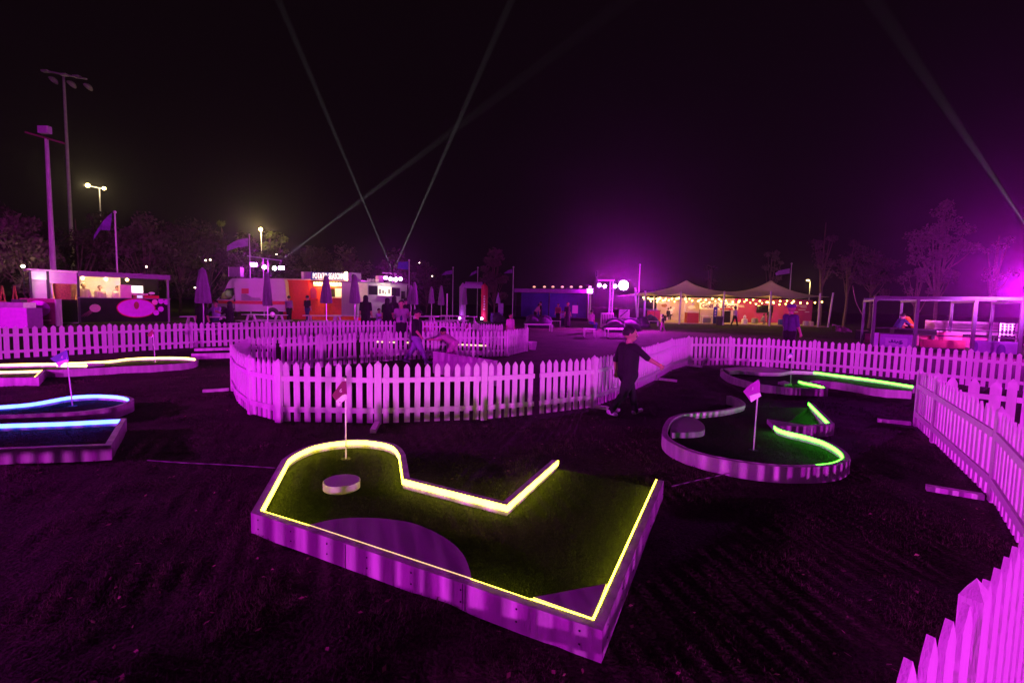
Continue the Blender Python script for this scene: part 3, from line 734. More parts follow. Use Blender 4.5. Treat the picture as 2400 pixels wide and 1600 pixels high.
# ------------------------------------------------------------------ trees
LEAF_D = mat('dark_leaf', (0.06, 0.052, 0.034), 0.75, 0.45, 2.0)
LEAF_R = mat('dry_leaf', (0.13, 0.10, 0.085), 0.75, 0.4, 2.0)
LEAF_G = mat('bright_leaf', (0.085, 0.105, 0.030), 0.7, 0.35, 2.0)
def tree(label, x, y, h, rad, trunk=0.3, leaves=2600, leaf=None, clumps=16, size=0.16, base_r=None, shape=(1, 1, 1), lean=0.0, name='tree', spread=0.55, drop=0.0):
    root = thing(name, label, 'tree', (x, y, 0))
    rng = np.random.default_rng(int(abs(x * 131 + y * 57)) + 3)
    r0 = base_r or h * 0.018
    top = Vector((x + lean * h, y, h * 0.9))
    tp = [Vector((x, y, -0.1)), Vector((x + lean * h * 0.2 + 0.05, y, h * trunk * 0.6)), Vector((x + lean * h * 0.5, y + 0.1, h * (trunk + 0.2))), top]
    tr = MB().tube(catmull(tp, 4), list(np.linspace(r0, r0 * 0.2, 13)), 7)
    cs = []
    cz = h * (trunk + (1 - trunk) * 0.5); rz = h * (1 - trunk) * 0.5
    for k in range(clumps):
        while True:
            d = rng.uniform(-1, 1, 3)
            if np.dot(d, d) < 1: break
        c = Vector((x + lean * h * 0.6 + d[0] * rad * shape[0] * 0.85, y + d[1] * rad * shape[1] * 0.85, cz + d[2] * rz * shape[2] * 0.92 - drop))
        cs.append(c)
        s0 = tp[1].lerp(tp[2], rng.uniform(0, 1)) if c.z > tp[2].z else tp[1].lerp(tp[2], rng.uniform(0, 0.6))
        m = s0.lerp(c, 0.55) + Vector((0, 0, -0.05 * h * rng.uniform(0, 1)))
        tr.tube(catmull([s0, m, c], 3), list(np.linspace(r0 * 0.45, r0 * 0.08, 7)), 5)
    tr.build('trunk', BARK, root)
    n = leaves
    ci = rng.integers(0, clumps, n); base = np.array([tuple(c) for c in cs])[ci]
    cr = rad * spread * rng.uniform(0.5, 1.0, clumps)[ci]
    d = rng.normal(0, 1, (n, 3)); d /= np.linalg.norm(d, axis=1)[:, None]
    p = base + d * (cr * rng.uniform(0.15, 1, n) ** 0.6)[:, None] * np.array([1, 1, 0.75])
    p[:, 2] = np.maximum(p[:, 2], 0.3)
    a = rng.normal(0, 1, (n, 3)); a /= np.linalg.norm(a, axis=1)[:, None]
    b = np.cross(a, rng.normal(0, 1, (n, 3))); b /= np.linalg.norm(b, axis=1)[:, None]
    s = size * rng.uniform(0.5, 1.3, n)[:, None]
    v = np.empty((n, 4, 3)); v[:, 0] = p - a * s; v[:, 1] = p - b * s * 0.45; v[:, 2] = p + a * s; v[:, 3] = p + b * s * 0.45
    v = (v - np.array([x, y, 0])).reshape(-1, 3)
    me = bpy.data.meshes.new('crown'); me.from_pydata(v.tolist(), [], np.arange(n * 4).reshape(-1, 4).tolist()); me.update(); me.materials.append(leaf or LEAF_D)
    o = bpy.data.objects.new('crown', me); COL.objects.link(o); o.parent = root
    return root
def tree_px(label, px, top, Y, wpx, **k):
    p = at(px, top, Y); return tree(label, p.x, p.y, p.z, wpx * Y / FPX / 2, **k)
# dark wall of trees behind the kiosk and the van
for i, (px, top, Y, w, lb) in enumerate([
    (-40, 455, 40, 190, 'dark magenta lit tree at the left frame edge'),
    (60, 505, 36, 150, 'dark leafy tree left of the white light mast'),
    (175, 488, 42, 150, 'tall dark tree behind the kiosk canopy, below the tall flood mast'),
    (255, 500, 45, 140, 'dark tree behind the kiosk flagpole'),
    (335, 500, 44, 140, 'dark tree behind the right half of the kiosk'),
    (415, 505, 46, 140, 'dark tree between the kiosk and the leftmost closed umbrella'),
    (480, 525, 48, 120, 'dark tree behind the leftmost closed umbrella'),
    (555, 545, 52, 120, 'dark tree behind the van cab'),
    (640, 560, 54, 120, 'dark tree behind the left lighting tower'),
    (735, 580, 56, 130, 'dark tree behind the red container'),
    (830, 572, 58, 120, 'dark tree behind the lit blue sign'),
    (915, 590, 60, 100, 'low dark tree behind the crossing light beams'),
    (1000, 602, 62, 100, 'low dark tree behind the far flagpoles'),
    (1160, 580, 58, 70, 'slender conical tree behind the inflatable arch')]):
    tree_px(lb, px, top, Y, w, trunk=0.16, leaves=3200, clumps=22, size=0.2, spread=0.5, leaf=LEAF_R if i % 3 == 1 else LEAF_D)
tree_px('small yellow lit tree top beside the street lamp behind the van', 632, 522, 60, 70, trunk=0.5, leaves=1300, clumps=8, leaf=LEAF_G, size=0.18)
tree_px('small yellow lit tree top left of the street lamp behind the van', 520, 515, 60, 55, trunk=0.5, leaves=900, clumps=7, leaf=LEAF_G, size=0.18)
# sparse trees at the right
tree_px('tall slim sparse tree with feathery crown right of the tent', 1938, 494, 52, 75, trunk=0.3, leaves=1100, clumps=14, leaf=LEAF_R, size=0.13, shape=(0.8, 0.8, 1), spread=0.42)
tree_px('thin leaning tree with forked trunk behind the right tent post', 1992, 560, 50, 80, trunk=0.45, leaves=900, clumps=11, leaf=LEAF_R, size=0.13, lean=0.05, spread=0.5)
tree_px('bushy sparse tree between the tent and the right booth', 2052, 562, 46, 95, trunk=0.3, leaves=2600, clumps=14, leaf=LEAF_R, size=0.12, spread=0.5)
tree_px('tallest sparse tree with pale trunk behind the right booth', 2215, 466, 36, 150, trunk=0.28, leaves=3600, clumps=24, leaf=LEAF_R, size=0.13, spread=0.34, base_r=0.16)
tree_px('small sparse tree left of the tallest tree behind the right booth', 2155, 610, 34, 70, trunk=0.3, leaves=900, clumps=10, leaf=LEAF_R, size=0.09, spread=0.45)
tree_px('sparse purple lit tree at the right frame edge', 2345, 525, 34, 80, trunk=0.4, leaves=650, clumps=9, leaf=LEAF_R, size=0.09, spread=0.45)
tree_px('small dim tree behind the left end of the right tent', 1812, 570, 66, 50, trunk=0.4, leaves=700, clumps=8, leaf=LEAF_R, size=0.16, spread=0.5)
tree_px('dim tree behind the gap between the two tent peaks', 1668, 612, 66, 45, trunk=0.4, leaves=500, clumps=6, leaf=LEAF_D, size=0.16, spread=0.5)
# ------------------------------------------------------------------ frames: a vertical front plane and the photo points on it
class Frame:
    def __init__(s, p0, p1):
        s.o = Vector((p0.x, p0.y, 0)); t = Vector((p1.x - p0.x, p1.y - p0.y, 0)); s.L = t.length; s.t = t.normalized()
        s.n = Vector((-s.t.y, s.t.x, 0))           # away from the camera
        s.rz = math.atan2(s.t.y, s.t.x)
    def uw(s, px, py):
        d = ray(px, py); c = Vector((0, 0, CAM_H)); k = (s.o - c).dot(s.n) / d.dot(s.n); p = c + d * k
        return (p - s.o).dot(s.t), p.z
    def thing(s, name, label, cat, u=0.0, v=0.0, w=0.0, group=None): return thing(name, label, cat, s.o + s.t * u + s.n * v + Vector((0, 0, w)), s.rz, group)
def LB(mb_args, name, m, parent, smooth=None):
    """boxes given in local coordinates: list of (u0,u1,v0,v1,w0,w1)"""
    mb = MB()
    for (u0, u1, v0, v1, w0, w1) in mb_args: mb.box(((u0 + u1) / 2, (v0 + v1) / 2, (w0 + w1) / 2), (abs(u1 - u0), abs(v1 - v0), abs(w1 - w0)))
    return mb.build(name, m, parent, smooth=smooth, world=False)
def disc(u, w, ru, rw, v, t, name, m, parent, n=28):
    pts = [(u + ru * math.cos(2 * math.pi * k / n), v, w + rw * math.sin(2 * math.pi * k / n)) for k in range(n)]
    mb = MB().extrude(pts[::-1], (0, t, 0)); mb.f = [f[::-1] for f in mb.f]
    return mb.build(name, m, parent, smooth=None, world=False)
def point_lamp(name, loc, color, power, radius=0.05, parent=None):
    L = bpy.data.lights.new(name, 'POINT'); L.energy = power; L.color = color; L.shadow_soft_size = radius
    o = bpy.data.objects.new(name, L); COL.objects.link(o); o.location = loc; o.parent = parent; return o
WARM = (1.0, 0.62, 0.22)
BULB = glow('warm_bulb', (1.0, 0.66, 0.18), 14)
CHAR = mat('charcoal_panel', (0.012, 0.011, 0.012), 0.7, 0.15, 3, spec=0.1)
CANV = mat('white_canvas', (0.66, 0.63, 0.60), 0.8, 0.1, 3, 0.3, 10)
GREYM = mat('grey_frame', (0.22, 0.21, 0.23), 0.45, 0.1)
PURPLEP = mat('purple_print', (0.62, 0.08, 0.68), 0.5, 0.1)
REDP = mat('red_paint', (0.52, 0.022, 0.035), 0.45, 0.12)
PINKP = mat('pink_print', (0.80, 0.42, 0.50), 0.5, 0.1)
CREAM = mat('cream_panel', (0.70, 0.62, 0.44), 0.5, 0.08)
MAROON = mat('maroon_print', (0.22, 0.010, 0.10), 0.5, 0.15)
BROWN = mat('roast_brown', (0.30, 0.12, 0.045), 0.6, 0.3, 14, 0.5, 30)
FRIES = mat('golden_print', (0.72, 0.45, 0.12), 0.5, 0.2)
# ------------------------------------------------------------------ food kiosk
K = Frame(at(73, 750, 25.0), at(399, 750, 29.5))
kk = K.thing('food_kiosk', 'long open food kiosk with charcoal counter, white canvas and round purple signs', 'kiosk')
W = K.L; dep = 2.6; topL = K.uw(73, 635)[1]; topR = K.uw(399, 648)[1]; top = (topL + topR) / 2
ct = K.uw(300, 698)[1]; uM = K.uw(185, 700)[0]; uP = K.uw(115, 700)[0]
LB([(uM, W, 0, 0.06, 0.05, ct - 0.045)], 'counter_front', CHAR, kk); LB([(uM - 0.05, W + 0.05, -0.08, 0.55, ct - 0.045, ct)], 'counter_top', GREYM, kk)
LB([(uP + 0.05, uM - 0.06, 0.1, 0.2, 0.05, ct - 0.15)], 'side_counter_front', CHAR, kk)
for u in (0.05, uP, uM, W - 0.06):
    LB([(u - 0.05, u + 0.05, -0.02, 0.08, 0.0, top)], 'post', DARK if u < W - 1 else GREYM, kk)
LB([(uM, W + 0.05, -0.12, 0.0, top - 0.18, top + 0.10)], 'roof_fascia', GREYM, kk)
LB([(-0.05, W + 0.05, 0.0, dep, top + 0.02, top + 0.09)], 'roof', CANV, kk)
LB([(uM + 0.1, K.uw(288, 660)[0] + 0.3, dep - 0.08, dep, 0.05, top)], 'back_wall', CANV, kk)
LB([(K.uw(288, 660)[0] + 0.31, W, dep - 0.08, dep, 0.05, top)], 'dark_back_wall', CHAR, kk)
LB([(0.1, uP - 0.05, 0.25, 0.30, 0.05, top - 0.05)], 'canvas_panel', CANV, kk)
LB([(uP + 0.05, uM - 0.05, -0.03, 0.02, top - 0.62, top)], 'canvas_valance', CANV, kk); LB([(0.1, uP - 0.06, -0.03, 0.02, top - 0.45, top)], 'canvas_valance', CANV, kk)
LB([(uP + 0.06, uM - 0.06, 1.2, 1.26, 0.05, top - 0.5)], 'niche_wall', CREAM, kk)
for px in (202, 258, 309):
    u, w = K.uw(px, 650)
    mb = MB().ball((u, 1.3, top - 0.25), 0.085, 10, 7); mb.build('lamp', BULB, kk, world=False)
    point_lamp('kiosk_lamp', (u, 1.25, top - 0.42), WARM, 55, 0.08, kk)
u, w = K.uw(320, 722); disc(u, w, 0.92, 0.56, -0.006, 0.006, 'oval_sign_rim', REDP, kk); disc(u, w, 0.87, 0.51, -0.014, 0.007, 'oval_sign', PURPLEP, kk)
disc(u, w + 0.16, 0.12, 0.22, -0.02, 0.005, 'printed_cone', BROWN, kk)
for px, py in ((363, 708), (377, 705.5), (390, 708), (377, 724), (366, 732.5)):
    u, w = K.uw(px, py); disc(u, w, 0.145, 0.16, -0.008, 0.008, 'round_sticker', PINKP if px < 370 and py < 710 else PURPLEP, kk, 18)
u, w = K.uw(223, 722); disc(u, w, 0.24, 0.22, -0.008, 0.008, 'ball_print', PINKP, kk)
mb = MB()
for k in range(4): mb.extrude([(u - 0.15, -0.006, w - 0.05 - k * 0.05), (u - 0.75 + k * 0.12, -0.006, w - 0.55 + k * 0.02), (u - 0.12, -0.006, w - 0.09 - k * 0.05)], (0, 0.005, 0))
mb.build('ball_trail_print', MAROON, kk, world=False, smooth=None)
u, w = K.uw(155, 680)
gr = K.thing('shawarma_grill', 'upright shawarma grill with browned meat in the kiosk niche', 'grill', u, 0.55, 0)
MB().lathe([(0.10, 0.95), (0.34, 1.05), (0.42, 1.6), (0.46, 2.05), (0.40, 2.2), (0.1, 2.25)], (0, 0, 0), 18, wob=lambda k, i: 1 + 0.07 * math.sin(k * 2.1 + i)).build('meat', BROWN, gr, world=False)
LB([(-0.55, 0.55, -0.3, 0.35, 0.0, 0.9)], 'stand', STEEL, gr); LB([(-0.55, -0.49, -0.05, 0.3, 0.9, 2.35), (0.49, 0.55, -0.05, 0.3, 0.9, 2.35)], 'side_frame', PLATE_W, gr)
LB([(-0.5, 0.5, 0.31, 0.35, 0.9, 2.35)], 'heater', glow('grill_heat', (1.0, 0.30, 0.06), 0.7), gr)
point_lamp('grill_lamp', (0.0, -0.25, 2.3), (1.0, 0.55, 0.2), 28, 0.05, gr)
u, w = K.uw(316, 685)
rg = K.thing('cash_register', 'cream cash desk with white menu screen on the kiosk counter', 'cash register', u, 0.2, ct)
LB([(-0.62, -0.1, 0.1, 0.5, 0, 0.75)], 'cabinet', CREAM, rg); LB([(-0.1, 0.5, 0.35, 0.4, 0.3, 0.72)], 'menu_screen', glow('lit_menu', (1.0, 0.93, 0.75), 1.5), rg)
LB([(-0.1, 0.65, -0.1, 0.3, 0.18, 0.28)], 'tray', CREAM, rg); LB([(-0.02, 0.5, -0.05, 0.25, 0, 0.17)], 'drawer', BROWN, rg); LB([(0.12, 0.38, -0.075, -0.055, 0.01, 0.15)], 'screen', glow('small_screen', (0.5, 0.7, 0.9), 0.9), rg)
u, w = K.uw(357, 695)
cv = K.thing('food_warmer', 'low red warmer with white scoop at the right end of the kiosk counter', 'food warmer', u, 0.2, ct)
LB([(-0.38, 0.38, 0, 0.35, 0, 0.17)], 'body', REDP, cv); MB().ball((0.05, 0.15, 0.30), (0.16, 0.1, 0.08), 10, 6).build('scoop', PLATE_W, cv, world=False); LB([(-0.03, 0.03, 0.12, 0.18, 0.17, 0.26)], 'stem', STEEL, cv)
for px, lb, Hh, sh in ((206, 'vendor in cream shirt behind the left end of the kiosk counter', 1.75, BEIGEC), (245, 'vendor with dark hair in the middle behind the kiosk counter', 1.66, BEIGEC), (287, 'vendor half hidden behind the cream cash desk', 1.66, CREAM)):
    u, w = K.uw(px, 700); pos = K.o + K.t * u + K.n * 1.3
    person(lb, (pos.x, pos.y, 0.42), K.rz - R(90), Hh, std(sh, BLACKC), wide=1.2)
point_lamp('bay_fill_light', (uP * 0.6, -0.4, top - 0.4), (1.0, 0.8, 0.7), 14, 0.1, kk)  # no fixture here, added to warm the left canvas bay
LB([(uM, W, 1.0, dep - 0.1, 0.0, 0.42)], 'raised_floor', CHAR, kk)
# things left of the kiosk
b = at(92, 757, 23.5)
pb = thing('poster_board', 'maroon poster board with round pink plate picture at the kiosk corner', 'poster board', (b.x, b.y, 0), R(12))
s = 23.5 / FPX
LB([(-36 * s, 33 * s, 0, 0.05, 0.08, 1.34)], 'panel', MAROON, pb); disc(-0.01, 0.84, 24 * s, 0.39, -0.008, 0.008, 'plate_picture', PURPLEP, pb); LB([(-0.5, 0.5, -0.006, 0, 0.26, 0.30)], 'text_line', PINKP, pb); LB([(33 * s, 33 * s + 0.05, 0, 0.4, 0.0, 1.32)], 'side_edge', BOARD, pb)
b = at(20, 760, 21.5)
PURPLET = mat('purple_table_cloth', (0.30, 0.05, 0.34), 0.7)
tb = thing('serving_table', 'purple clothed serving table with steel tray at the far left edge', 'table', (b.x, b.y, 0), R(5))
LB([(-0.9, 0.78, 0, 0.8, 0.0, 0.92)], 'cloth', PURPLET, tb); LB([(-0.9, 0.6, 0.05, 0.7, 0.92, 1.16)], 'steel_tray', STEEL, tb); LB([(0.0, 0.4, 0.2, 0.5, 1.16, 1.3)], 'dark_pan', DARK, tb)
for px, lb in ((6, 'wooden A frame easel at the left frame edge'), (35, 'wooden A frame easel right of the other left edge easel')):
    p = at(px, 690, 25.5); ea = thing('easel', lb, 'easel', (p.x, p.y, 0))
    for dx in (-0.3, 0.3): MB().bar((dx, 0, 0), (0, 0, 1.95), 0.05).build('leg', BROWN, ea, world=False, smooth=None)
    LB([(-0.16, 0.16, -0.03, 0.03, 1.1, 1.16)], 'crossbar', BROWN, ea)
# ------------------------------------------------------------------ masts and lamps
def mast(name, label, px0, y0, Y, r, cat):
    t = at(px0, y0, Y); root = thing(name, label, cat, (t.x, t.y, 0))
    MB().tube([(t.x, t.y, 0), (t.x, t.y, t.z)], [r, r * 0.55], 10).build('pole', POLE, root); return root, t
m1, t = mast('light_mast', 'thick white mast with red crossarm and flat box behind the kiosk', 109, 326, 33, 0.19, 'mast')
sc = 33 / FPX
MB().bar((t.x - 47 * sc, t.y, t.z + 14 * sc * 1.0), (t.x + 41 * sc, t.y, t.z - 9 * sc), 0.12).build('crossarm', MAROON, m1, smooth=None)
MB().box((t.x - 3 * sc, t.y, t.z + 20 * sc), (24 * sc, 0.3, 16 * sc)).build('light_box', mat('pale_box', (0.55, 0.45, 0.6), 0.5), m1, smooth=None)
MB().box((t.x + 8 * sc, t.y - 0.16, t.z + 20 * sc), (3 * sc, 0.03, 14 * sc)).build('box_edge', PLATE_W, m1, smooth=None)
m2, t = mast('flood_mast', 'very tall mast with a crown of unlit round floodlights', 149, 180, 58, 0.24, 'flood mast')
sc = 58 / FPX
MB().bar((t.x - 44 * sc, t.y, t.z + 12 * sc), (t.x + 52 * sc, t.y, t.z - 4 * sc), 0.16).build('crossarm', POLE, m2, smooth=None)
for dx, dy in ((-24, -9), (17, -17), (54, -22)):
    hd = thing('x', None, None)
    bpy.data.objects.remove(hd)
    mb = MB().lathe([(0.05, 0.34), (0.26, 0.30), (0.46, 0.1), (0.50, 0.0), (0.44, -0.03), (0.05, -0.16)], (0, 0, 0), 16)
    o = mb.build('flood_head', PLATE_W, m2, world=False); o.location = (dx * sc, 0, t.z + dy * sc); o.rotation_euler = (R(-28), R(20), 0)
for dx, dy in ((-40, 11), (2, 4), (30, 1)):
    MB().box((t.x + dx * sc, t.y, t.z + dy * sc), (14 * sc, 0.5, 4 * sc)).build('flood_housing', POLE, m2, smooth=None)
m3, t = mast('street_lamp', 'double headed street lamp shining above the trees at left', 233, 441, 85, 0.14, 'street lamp')
sc = 85 / FPX
LAMPY = glow('sodium_lamp', (1.0, 0.72, 0.22), 9)
for dx, dy, r in ((-24, 5, 0.36), (13, -1, 0.30)):
    MB().bar((t.x, t.y, t.z), (t.x + dx * sc * 0.8, t.y, t.z + dy * sc - 0.1), 0.12).build('arm', POLE, m3, smooth=None)
    MB().ball((t.x + dx * sc, t.y - 0.2, t.z + dy * sc), (r * 1.15, r * 0.7, r), 12, 8).build('lamp_head', LAMPY, m3)
    point_lamp('street_light', (dx * sc, -1.2, t.z + dy * sc), (1.0, 0.78, 0.38), 500, 0.3, m3)
m4, t = mast('street_lamp', 'yellow street lamp glowing between tree tops behind the van', 612, 538, 57, 0.06, 'street lamp')
MB().ball((t.x, t.y - 0.1, t.z), 0.22, 12, 8).build('lamp_head', LAMPY, m4); point_lamp('street_light', (0.2, -0.9, t.z), (1.0, 0.75, 0.25), 1500, 0.2, m4)
m5, t = mast('street_lamp', 'slim curved street lamp right of the right tent peak', 1899, 659, 60, 0.07, 'street lamp')
MB().ball((t.x - 0.3, t.y, t.z + 0.1), (0.22, 0.15, 0.09), 10, 6).build('lamp_head', LAMPY, m5); point_lamp('street_light', (-0.3, -0.3, t.z - 0.3), (1.0, 0.75, 0.25), 90, 0.1, m5)
for px, py, Y, lb in ((54, 624, 34, 'small garden lamp glowing left of the kiosk'), (343, 625, 40, 'small white lamp glowing behind the kiosk roof'), (482, 610, 44, 'left of two tiny lamps in the foliage above the leftmost umbrella'), (493, 609, 44, 'right of two tiny lamps in the foliage above the leftmost umbrella'), (648, 596, 50, 'tiny lamp in the foliage above the left lighting tower'), (983, 616, 60, 'tiny white lamp high beside the blue flag'), (1013, 647, 60, 'tiny white lamp above the middle umbrellas'), (2031, 702, 55, 'tiny distant lamp left of the right booth'), (457, 674, 44, 'tiny lamp left of the leftmost umbrella')):
    p = at(px, py, Y); r = 0.065 if Y < 45 else 0.06
    if px == 54: r = 0.11
    ga = thing('garden_lamp', lb, 'lamp', (p.x, p.y, 0)); MB().tube([(p.x, p.y, 0), (p.x, p.y, p.z)], 0.03, 6).build('post', DARK, ga)
    MB().ball(p, r, 8, 6).build('globe', glow('white_globe', (1.0, 0.82, 0.55), 12), ga)
    if px in (54, 482): point_lamp('garden_light', (0, -0.3, p.z), (1.0, 0.8, 0.35), 40, 0.1, ga)
# flagpoles
def flagpole(label, px, ytop, Y, r, shape, cloth, ybot=None):
    t = at(px, ytop, Y); root = thing('flagpole', label, 'flagpole', (t.x, t.y, 0))
    MB().tube([(t.x, t.y, 0), t], [r, r * 0.7], 8).build('pole', POLE, root); MB().ball(t, r * 1.7, 8, 6).build('finial', POLE, root)
    if shape:
        pts = []
        for x, y in shape:
            p = at(x, y, Y); p.y = t.y + 0.15 * math.sin((p.x - t.x) * 3.0); pts.append(p)
        MB().extrude(pts, (0, 0.01, 0)).build('flag', cloth, root, smooth=None)
    return root
FP = mat('purple_flag', (0.20, 0.05, 0.34), 0.8, 0.25, 5); FBL = mat('blue_flag', (0.06, 0.05, 0.40), 0.8, 0.2, 5); FL = mat('lilac_flag', (0.42, 0.26, 0.56), 0.8, 0.2, 5)
flagpole('white flagpole with drooping dark purple flag behind the kiosk', 269, 497, 31, 0.055, [(264, 499), (263, 522), (261, 541), (238, 539), (222, 552), (214, 562), (216, 550), (231, 532), (244, 520), (256, 508)], FP)
flagpole('thin flagpole with light patterned purple flag left of the left lighting tower', 584.5, 550, 40, 0.045, [(582, 558), (582, 577), (560, 580), (530, 588), (531, 576), (545, 566), (562, 562)], FL)
f = flagpole('flagpole with blue lettered flag beside the crossing light beams', 959, 610, 42, 0.05, [(957, 613), (957, 632), (945, 631), (932, 629), (934, 614), (946, 614)], FBL)
flagpole('far flagpole with faint purple pennant, left of the arch', 1062, 627, 46, 0.045, [(1059, 633), (1060, 642), (1034, 645), (1045, 636)], FP)
flagpole('far flagpole in front of the inflatable arch', 1120, 627, 46, 0.045, [(1117, 633), (1117, 640), (1100, 648), (1106, 639)], FP)
flagpole('far flagpole at the left corner of the blue stage', 1203.5, 626, 46, 0.05, [(1201, 630), (1201, 640), (1180, 641), (1190, 634)], FP)
flagpole('tall thin bare flagpole left of the tent', 1500, 621, 42, 0.05, None, None)
flagpole('white flagpole with pale flag behind the right tent peak', 1855.5, 618, 58, 0.07, [(1850, 629), (1850, 641), (1836, 643), (1820, 645), (1818, 640), (1826, 634)], FL)
# ------------------------------------------------------------------ van, containers, trailer
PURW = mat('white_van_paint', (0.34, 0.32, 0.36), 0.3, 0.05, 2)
TYRE = mat('tyre_rubber', (0.018, 0.018, 0.018), 0.8, 0.2)
GLASS = mat('dark_glass', (0.012, 0.010, 0.018), 0.08, 0.2, spec=0.6)
V = Frame(at(497, 740, 36), at(672, 740, 37))
vn = V.thing('ambulance_van', 'high roofed white van with red side stripe behind the left picnic tables', 'van')
def vz(px, py): return V.uw(px, py)
zs = V.uw(560, 731)[1]
prof = [vz(495, 730), vz(497, 712), vz(503, 706), vz(520, 692), vz(537, 657), vz(545, 652), vz(600, 651.5), vz(664, 653), vz(668, 660), vz(672, 700), vz(672, 730)]
prof = [(u, w) for u, w in prof]
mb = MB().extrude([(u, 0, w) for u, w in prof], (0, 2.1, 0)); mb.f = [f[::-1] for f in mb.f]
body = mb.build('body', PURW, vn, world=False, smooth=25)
def vpoly(pts, v, t, name, m, par=vn):
    mb = MB().extrude([(u, v, w) for u, w in [vz(x, y) for x, y in pts]], (0, t, 0)); return mb.build(name, m, par, world=False, smooth=None)
vpoly([(513, 701), (531, 675.5), (548, 675), (549, 690), (544, 699), (538, 702)], -0.012, 0.012, 'side_window', GLASS)
vpoly([(499, 705), (503, 704), (672, 706), (672, 714), (500, 711)], -0.008, 0.008, 'red_stripe', REDP)
vpoly([(566, 676), (583, 676), (583, 688), (566, 688)], -0.008, 0.008, 'red_emblem', REDP)
vpoly([(549.5, 673), (550.5, 673), (550.5, 726), (549.5, 726)], -0.006, 0.006, 'door_gap', DARK); vpoly([(548, 700), (552, 700), (552, 707), (548, 707)], -0.02, 0.02, 'door_handle', DARK)
vpoly([(565, 689), (576, 688), (590, 697), (609, 698), (613, 704), (566, 704)], -0.009, 0.009, 'grey_print', GREYM)
for px in (523, 639):
    u, w = vz(px, 726); wh = MB(); wh.tube([(u, -0.04, 0.36), (u, 0.22, 0.36)], 0.36, 20); t_ = wh.build('wheel', TYRE, vn, world=False)
    MB().tube([(u, -0.055, 0.36), (u, -0.03, 0.36)], 0.2, 14).build('rim', STEEL, t_, world=False)
    disc(u, 0.42, 0.46, 0.48, -0.01, 0.015, 'wheel_arch', DARK, vn, 20)
p = at(549, 637, 39)
sp = thing('speaker_box', 'square speaker box on a stand above the van cab', 'speaker', (p.x, p.y, 0)); s = 39 / FPX
LB([(-13 * s, 14 * s, 0, 0.5, p.z - 11 * s, p.z + 11 * s)], 'cabinet', mat('grey_violet_box', (0.25, 0.2, 0.28), 0.5), sp); LB([(-0.04, 0.04, 0.2, 0.28, 0, p.z - 11 * s)], 'stand', DARK, sp); LB([(-13.5 * s, -12 * s, -0.02, 0.0, p.z - 11 * s, p.z + 11 * s)], 'edge', PLATE_W, sp)
# red potato container
Q = Frame(at(664, 740, 38.0), at(836, 740, 37.0))
pc = Q.thing('food_container', 'red container snack bar with lit blue sign and yellow lit service front', 'food container')
hT = Q.uw(700, 656)[1]; u1 = Q.uw(724, 700)[0]; u2 = Q.L
LB([(0, u1, 0, 2.4, 0.0, hT)], 'red_side', REDP, pc); LB([(u1, u2, 0.05, 2.4, 0.0, hT - 0.15)], 'front_wall', mat('orange_red_front', (0.58, 0.06, 0.03), 0.5, 0.15), pc)
LB([(0, u2, -0.05, 2.4, hT, hT + 0.08)], 'roof_edge', mat('pale_edge', (0.6, 0.5, 0.55), 0.5), pc)
ua, wa = Q.uw(736, 661); ub, wb_ = Q.uw(829, 672)
LB([(ua, ub, -0.10, 0.02, wb_, wa)], 'valance', CREAM, pc)
VBULB = glow('valance_bulb', (1.0, 0.62, 0.28), 7)
for k in range(14):
    u = ua + (ub - ua) * (k + 0.5) / 14; MB().ball((u, -0.16, wa - 0.07), 0.07, 8, 6).build('valance_bulb', VBULB, pc, world=False)
for k in range(3): point_lamp('valance_light', (ua + (ub - ua) * (k + 0.5) / 3, -0.5, wa - 0.1), (1.0, 0.45, 0.12), 120, 0.1, pc)
x0, w1 = Q.uw(774, 675.5); x1, w0 = Q.uw(806, 696)
LB([(x0, (x0 * 2 + x1) / 3, -0.01, 0.06, w0, w1)], 'dark_hatch', CHAR, pc); LB([((x0 * 2 + x1) / 3 + 0.01, x1, 0.03, 0.06, w0, w1)], 'lit_hatch', glow('lit_kitchen', (1.0, 0.62, 0.22), 0.55), pc); LB([(x0 - 0.1, x1 + 0.1, -0.3, 0.05, w0 - 0.09, w0 - 0.01)], 'hatch_shelf', CREAM, pc)
x0, w1 = Q.uw(728, 680); x1, w0 = Q.uw(742, 699)
LB([(x0, x1, -0.02, 0.05, w0, w1)], 'niche', MAROON, pc); disc((x0 + x1) / 2, w1, (x1 - x0) / 2, 0.22, -0.021, 0.02, 'niche_arch', MAROON, pc, 20); LB([(x0 - 0.1, x1 + 0.12, -0.2, 0.05, w0 - 0.08, w0)], 'niche_shelf', REDP, pc)
x0, w1 = Q.uw(731, 638); x1, w0 = Q.uw(810, 657.5)
LB([(x0, x1, -0.12, 0.1, w0, w1)], 'sign_board', glow('blue_sign_box', (0.03, 0.04, 0.42), 0.4, (0.02, 0.02, 0.12)), pc)
sl = text_mesh('POTATO SEASON', 0.56, glow('sign_letters', (0.75, 0.87, 1.0), 0.9), 'sign_letters', pc, Matrix.Identity(4), 0.02, 0.0, spacing=1.08)
sl.data.transform(Matrix.Translation(Vector(pc.location)))
sl.data.transform(Matrix.Diagonal((0.545, 1.0, 1.0, 1))); sl.rotation_euler = (R(90), 0, 0); sl.location = ((x0 + x1) / 2 - 0.02, -0.15, (w0 + w1) / 2)
xs = [v.co.x for v in sl.data.vertices]; k = (x1 - x0) * 0.86 / (max(xs) - min(xs)); sl.scale = (k, 1.12, 1)
u, w = Q.uw(813, 649)
ln = Q.thing('lantern', 'bright warm lantern standing at the right end of the blue sign', 'lantern', u, -0.1, hT + 0.05)
